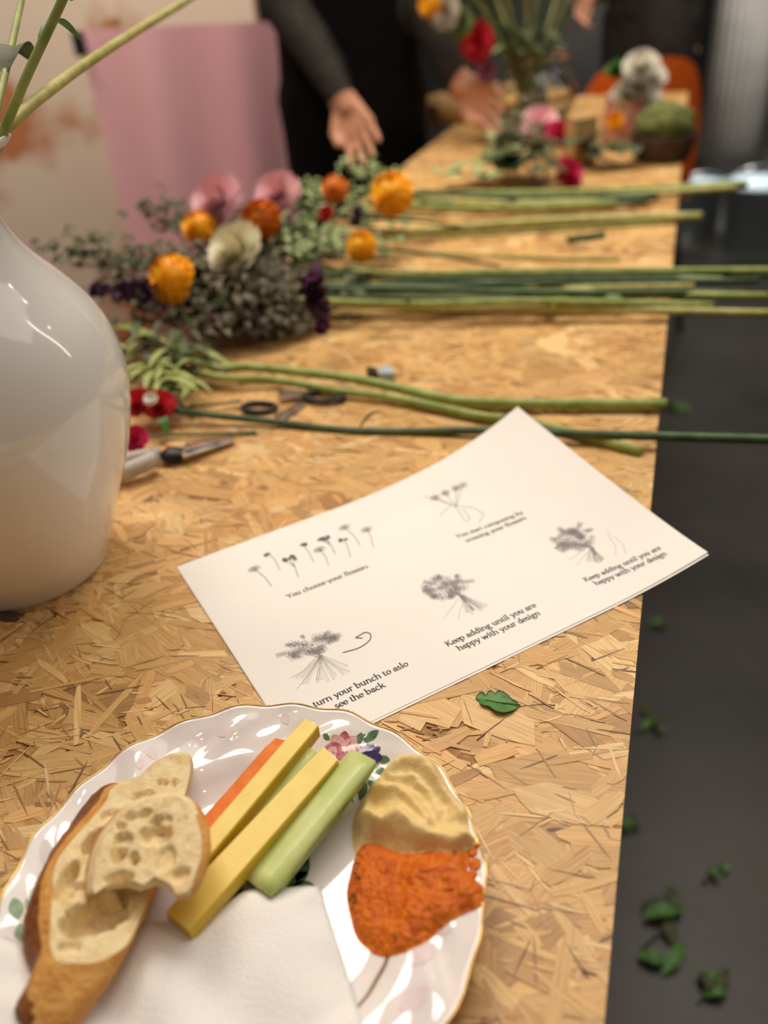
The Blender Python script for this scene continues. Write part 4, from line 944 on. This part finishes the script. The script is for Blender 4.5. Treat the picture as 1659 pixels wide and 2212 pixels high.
e = PY(1332, 155, jb.y); cut_flower_w([jb+Vector((-.01, 0, .065)), jb+Vector((-.02, 0, .1)), e], .002, ('ruffle', .022, M_leaf, (-.4, -.4, .8)), 'fresh green bud cluster in the blush jar', None, M_stem)
cut_flower_w([jb+Vector((-.005, 0, .065)), jb+Vector((-.015, -.02, .095)), PY(1328, 262, jb.y-.05)], .002, ('ruffle', .018, M_or, (-.2, -.8, .3)), 'small ochre bloom low in the blush jar', None, M_stem)

# ------------------------------------------------------------------ pink paper on a wooden stand
M_pink = mat('pink tissue paper', lin(246, 192, 196), lin(240, 180, 188), .7, 3, .1, 60, stretch=(1, 1, .1))
SY = 2.36
st_ = thing('paper_stand', (PY(420, 300, SY).x, SY+.06, 0), 'wooden rail stand with sheets of pink paper hung from it', 'stand')
def hang(name, tl, tr, bz, Y, folds, amp, ph):
    a, b = PY(*tl, Y), PY(*tr, Y); n, k = 60, 16; V, F = [], []
    for i in range(n+1):
        t = i/n
        for j in range(k+1):
            s = j/k; x = a.x+(b.x-a.x)*t; z = (a.z+(b.z-a.z)*t)*(1-s)+bz*s
            V.append(Vector((x, Y+amp*(.3+.7*s)*math.sin(folds*t*6.28+ph)+.35*amp*math.sin(13*t+2*s), z)))
    N = len(V); V += [v+Vector((0, .0008, 0)) for v in V]
    for i in range(n):
        for j in range(k): q = (i*(k+1)+j, i*(k+1)+j+1, (i+1)*(k+1)+j+1, (i+1)*(k+1)+j); F.append(q); F.append(tuple(z+N for z in q[::-1]))
    return mk(name, V, F, M_pink, st_)
hang('pink_sheet', (168, 66), (592, 46), TZ-.42, SY-.03, 2.2, .018, .4)
hang('pink_sheet', (540, 240), (640, 236), TZ-.42, SY+.01, .6, .012, 1.2)
hang('pink_sheet', (176, 72), (560, 56), TZ-.46, SY+.015, 1.2, .012, 2.2)
zr = PY(380, 62, SY).z; xl, xr = PY(200, 70, SY).x, PY(684, 320, SY+.08).x
MB().tube([(xl-.02, SY+.045, zr-.02), (xr+.03, SY+.045, zr-.02)], .012, 12).build('rail', M_trestle, st_)
for x in (xl+.03, xr): MB().box((x-.018, SY+.06, 0), (x+.018, SY+.10, zr+.03)).build('post', M_trestle, st_, False)
for x in (xl+.03, xr): MB().box((x-.02, SY-.10, 0), (x+.02, SY+.24, .03)).build('foot', M_trestle, st_, False)
q = PY(171, 95, SY-.05); MB().box((q.x-.012, SY-.06, q.z-.025), (q.x+.012, SY-.035, q.z+.025)).build('clip', M_blk, st_, False)

# ------------------------------------------------------------------ background furniture
M_pil = mat('grey ribbed pillar', lin(186, 182, 176), lin(170, 166, 160), .5, 6, .05, 40)
fb = P(1568, 372, -TZ); V, F = [], []; n = 96
for z in (0, RH):
    for j in range(n):
        a = 6.283*j/n; r_ = .155+.007*math.cos(24*a); V.append((fb.x+r_*math.cos(a), fb.y+r_*math.sin(a), z))
F = [(j, (j+1) % n, n+(j+1) % n, n+j) for j in range(n)]+[tuple(range(n))[::-1], tuple(range(n, 2*n))]
pil = thing('fluted_column', (fb.x, fb.y, 0), 'tall grey fluted column standing on the dark floor', 'column'); mk('shaft', V, F, M_pil, pil)
MB().lathe([(0, .12), (.19, .12), (.19, 0), (0, 0)], (fb.x, fb.y, 0), 40).build('plinth', M_dark, pil, False)
M_orange = mat('orange moulded plastic', lin(238, 108, 34), lin(226, 96, 28), .4, 10)
oc = thing('moulded_chair', (PY(1388, 200, 2.75).x, 2.9, 0), 'orange moulded shell chair beyond the far end of the table', 'chair')
ox, oy = oc.location.x, 2.72; oz = PY(1395, 122, 2.72).z
V, F = [], []; n, k = 16, 12
for i in range(n+1):
    u = i/n*2-1
    for j in range(k+1):
        s = j/k
        if s < .5: t = s*2; z = .44+.03*u*u+.01*math.cos(t*3); y = oy+.40-.38*t
        else: t = (s-.5)*2; z = .44+(oz-.44)*t-.025*u*u*t-.05*u**6*t; y = oy+.02-.06*t+.07*u*u
        V.append((ox+u*(.195-.03*(s > .8)*(s-.8)*5), y, z))
N = len(V); V += [(x, y+.006, z-.006) for x, y, z in V]
for i in range(n):
    for j in range(k): q = (i*(k+1)+j, i*(k+1)+j+1, (i+1)*(k+1)+j+1, (i+1)*(k+1)+j); F.append(q[::-1]); F.append(tuple(z+N for z in q))
mk('shell', V, F, M_orange, oc)
for sx in (-.17, .17):
    for yy in (.04, .34): MB().tube([(ox+sx*.8, oy+yy*.9, .435), (ox+sx*1.2, oy+yy*1.15, 0)], .011, 8).build('leg', M_blk, oc)
def bucket(px, Y, r, h, m, label):
    q = PY(*px, Y); q.z = 0; t = thing('bucket', q, label, 'bucket', None)
    MB().lathe([(0, .004), (r*.8, 0), (r, h), (r*1.06, h), (r*1.06, h+.012), (r*.97, h+.012), (r*.78, .012), (0, .01)], q, 32).build('pail', m, t)
    mb = MB(); mb.tube([q+Vector((r*1.05*math.cos(a), 0, h+r*.55*math.sin(a))) for a in np.linspace(0, math.pi, 15)], .004, 6); mb.build('handle', M_steel, t)
bucket((1650, 330), 3.6, .13, .26, M_blue, 'pale blue bucket standing beside the grey column')
bucket((1520, 390), 3.9, .10, .20, M_blue, 'small pale bucket in front of the grey column')

# green leaves fallen on the floor
rl_ = random.Random(5)
def floor_cluster(px, n, sp, l, lab):
    c = P(*px, -TZ); t = thing('fallen_sprig', c, lab, 'leaf'); 
    for i in range(n):
        a = rl_.uniform(0, 6.28); mb = MB(); q = c+Vector((rl_.gauss(0, sp), rl_.gauss(0, sp), .002+.002*i)); leaf_mesh(mb, q, a, l*rl_.uniform(.7, 1.2), l*.2, .001, 2, .006); mb.build('leaf', M_fold if i % 2 else M_leaf, t)
    MB().tube([c+Vector((-l*.8, -l*.5, .002)), c+Vector((0, 0, .006)), c+Vector((l*.7, l*.6, .003))], .0016, 6).build('stalk', M_stemd, t)
floor_cluster((1435, 2010), 6, .024, .050, 'largest leafy sprig fallen on the dark floor')
floor_cluster((1400, 1568), 4, .012, .035, 'small leafy scrap on the floor close to the board edge')
floor_cluster((1545, 2135), 4, .012, .038, 'leafy scrap on the floor beyond the largest sprig')
floor_cluster((1540, 1893), 3, .008, .026, 'tiny pair of leaves on the bare floor')
floor_cluster((1350, 1785), 3, .010, .030, 'leaf scrap half hidden below the board edge')
floor_cluster((1455, 885), 5, .020, .055, 'leafy scrap on the floor under the carnation stem')
floor_cluster((1420, 1350), 3, .010, .030, 'faint leaf scrap on the floor under the paper corner')

# ------------------------------------------------------------------ people
M_black = mat('black apron cloth', lin(9, 9, 9), lin(6, 6, 6), .9, 30, .2, 200, spec=.15)
M_sleeve = mat('charcoal sleeve', lin(58, 54, 50), lin(46, 43, 40), .9, 30, .2, 200, spec=.2)
M_skin = mat('skin', lin(216, 160, 128), lin(204, 146, 114), .5, 40, sss=.2)
M_hair = mat('dark brown hair', lin(52, 36, 26), lin(34, 24, 18), .5, 60, .3, 200)
M_shoe = mat('dark shoe leather', lin(40, 36, 34), lin(28, 26, 24), .5, 40)
M_eye = mat('eye white', lin(235, 232, 228), lin(225, 222, 218), .2, 40)
def cone(mb, a, b, r0, r1, n=14):
    a, b = Vector(a), Vector(b); mb.tube([a, b], [r0, r1], n); mb.ball(a, r0, nu=n, nv=8); mb.ball(b, r1, nu=n, nv=8)
def person(label, base, face, sh, elb, wri, tip, sleeve, torso):
    base = Vector(base); f = Vector((face[0], face[1], 0)).normalized(); l = Vector((f.y, -f.x, 0))   # l: image-left when facing camera gives -x
    l = l if l.x < 0 else -l
    mb = MB(); Z = lambda z, a=0, b=0: Vector((base.x, base.y, 0))+l*a+f*b+Vector((0, 0, z))
    for s in (1, -1):
        cone(mb, Z(.90, .09*s), Z(.50, .10*s, .02), .085, .056); cone(mb, Z(.50, .10*s, .02), Z(.09, .10*s, -.01), .056, .040)
        cone(mb, Z(.05, .10*s, -.03), Z(.035, .11*s, .15), .042, .034)
    mb.ball(Z(.93), (.165, .125, .13)); mb.ball(Z(1.08), (.145, .11, .16)); mb.ball(Z(1.25), (.165, .115, .17)); cone(mb, Z(1.38, .12), Z(1.38, -.12), .07, .07)
    el = []; prf = [(.56, .155, .125), (.70, .165, .135), (.85, .168, .138), (1.0, .158, .128), (1.12, .15, .122), (1.25, .162, .122), (1.36, .165, .105), (1.42, .10, .075)]; ne = 24
    for z_, ra_, rb_ in prf:
        for j in range(ne): an = 6.283*j/ne; wv = 1+.025*math.sin(an*5+z_*4)*(1.3-min(z_, 1.3)); el.append(Z(z_, ra_*wv*math.cos(an), rb_*wv*math.sin(an)))
    mb.add(el, [(i*ne+j, i*ne+(j+1) % ne, (i+1)*ne+(j+1) % ne, (i+1)*ne+j) for i in range(len(prf)-1) for j in range(ne)]+[tuple(range(ne))[::-1], tuple((len(prf)-1)*ne+j for j in range(ne))])
    cone(mb, Z(1.40), Z(1.52, 0, .02), .055, .05); mb.ball(Z(1.63, 0, .03), (.074, .09, .112)); mb.ball(Z(1.56, 0, .075), (.045, .04, .045)); mb.ball(Z(1.615, 0, .128), (.012, .018, .022))
    for s in (1, -1): mb.ball(Z(1.62, .076*s, .02), (.012, .018, .03))
    hands = []
    for s, S, E, W, T in ((1, sh[0], elb[0], wri[0], tip[0]), (-1, sh[1], elb[1], wri[1], tip[1])):
        S = S or Z(1.37, .17*s); cone(mb, S, E, .056, .046); cone(mb, E, W, .046, .030)
        d = (T-W).normalized(); pal = W.lerp(T, .5); sd = d.cross(Vector((0, 1, .2))).normalized(); nn = d.cross(sd)
        K0 = W+d*.078; cone(mb, W-d*.02, W+d*.02, .029, .026)
        for k in range(4):
            o = sd*(-.030+.0205*k); L = (.042, .048, .044, .034)[k]; dk = (d+sd*(.07*(k-1.5))).normalized(); b0 = K0+o-d*(.004*abs(k-1)); b1 = b0+dk*L*.92+nn*.010; b2 = b1+dk*L*.55+nn*.022
            cone(mb, W+d*.012+o*.45, b0, .017, .0125, 10); cone(mb, b0, b1, .0080, .0072, 10); cone(mb, b1, b2, .0072, .0060, 10)
        tb0 = W+d*.022-sd*.018; tb1 = tb0-sd*.026+d*.034+nn*.008; cone(mb, tb0, tb1, .015, .011, 10); cone(mb, tb1, tb1+d*.026+nn*.01, .011, .009, 10)
        hands.append((W, d, T))
    me = bpy.data.meshes.new('tmp'); me.from_pydata([tuple(v) for v in mb.v], [], mb.f); to = bpy.data.objects.new('tmp', me); col.objects.link(to)
    r_ = to.modifiers.new('r', 'REMESH'); r_.mode = 'VOXEL'; r_.voxel_size = .0048; sm = to.modifiers.new('s', 'SMOOTH'); sm.iterations = 2; sm.factor = .5
    dg = bpy.context.evaluated_depsgraph_get(); em = bpy.data.meshes.new_from_object(to.evaluated_get(dg)); bpy.data.objects.remove(to)
    em.name = 'body'
    for m in (torso, sleeve, M_skin, M_shoe): em.materials.append(m)
    n = len(em.polygons); ce = np.empty(n*3); em.polygons.foreach_get('center', ce); ce = ce.reshape(-1, 3); mi = np.zeros(n, int)
    for (S, E, W) in ((sh[0] or Z(1.37, .17), elb[0], wri[0]), (sh[1] or Z(1.37, -.17), elb[1], wri[1])):
        for a, b, rr in ((S, E, .060), (E, W, .049)):
            a, b = np.array(a), np.array(b); t = np.clip(((ce-a)@(b-a))/((b-a)@(b-a)), 0, 1); mi[np.linalg.norm(ce-(a+t[:, None]*(b-a)), axis=1) < rr] = 1
    for W, d, T in hands:
        rel = ce-np.array(W); mi[(rel@np.array(d) > 0) & (np.linalg.norm(rel, axis=1) < .24) & (np.linalg.norm(np.cross(rel, np.array(d)), axis=1) < np.where(rel@np.array(d) < .022, .040, .070)) & (rel@np.array(d) < .19)] = 2
    mi[ce[:, 2] > 1.455] = 2; mi[ce[:, 2] < .085] = 3
    em.polygons.foreach_set('material_index', mi); em.polygons.foreach_set('use_smooth', [True]*n)
    t = thing('person', (base.x, base.y, 0), label, 'person'); o = bpy.data.objects.new('body', em); col.objects.link(o); o.parent = t; o.matrix_parent_inverse = Matrix.Translation(-t.location)
    hb = MB(); hb.ball(Z(1.665, 0, .005), (.086, .098, .098), 0, 20, 12, .05); hb.ball(Z(1.58, 0, -.065), (.05, .045, .06), 0, 14, 8, .05); hb.build('hair', M_hair, t)
    for s in (1, -1):
        eb = MB(); eb.ball(Z(1.635, .030*s, .105), .012, nu=10, nv=6); eb.build('eye', M_eye, t)
    return t
person('person in black apron and charcoal sleeves standing at the table, one hand hanging down', (.012, 2.15, 0), (.3, -1), (None, None),
       (PY(612, 10, 2.06), PY(910, 10, 2.10)), (PY(738, 212, 1.97), PY(992, 182, 2.04)), (PY(785, 312, 1.93), PY(992, 182, 2.04)+Vector((.09, -.09, -.06))), M_sleeve, M_black)
p2 = PY(1405, 60, 3.45)
person('person in dark charcoal clothes standing behind the orange chair, reaching one hand forward', (p2.x, 3.45, 0), (-.6, -1), (None, None),
       (PY(1330, -40, 3.2), Vector((p2.x+.22, 3.55, 1.10))), (PY(1272, -12, 2.98), Vector((p2.x+.16, 3.52, .90))), (PY(1238, 50, 2.88), Vector((p2.x+.15, 3.50, .74))), M_sleeve, M_sleeve)
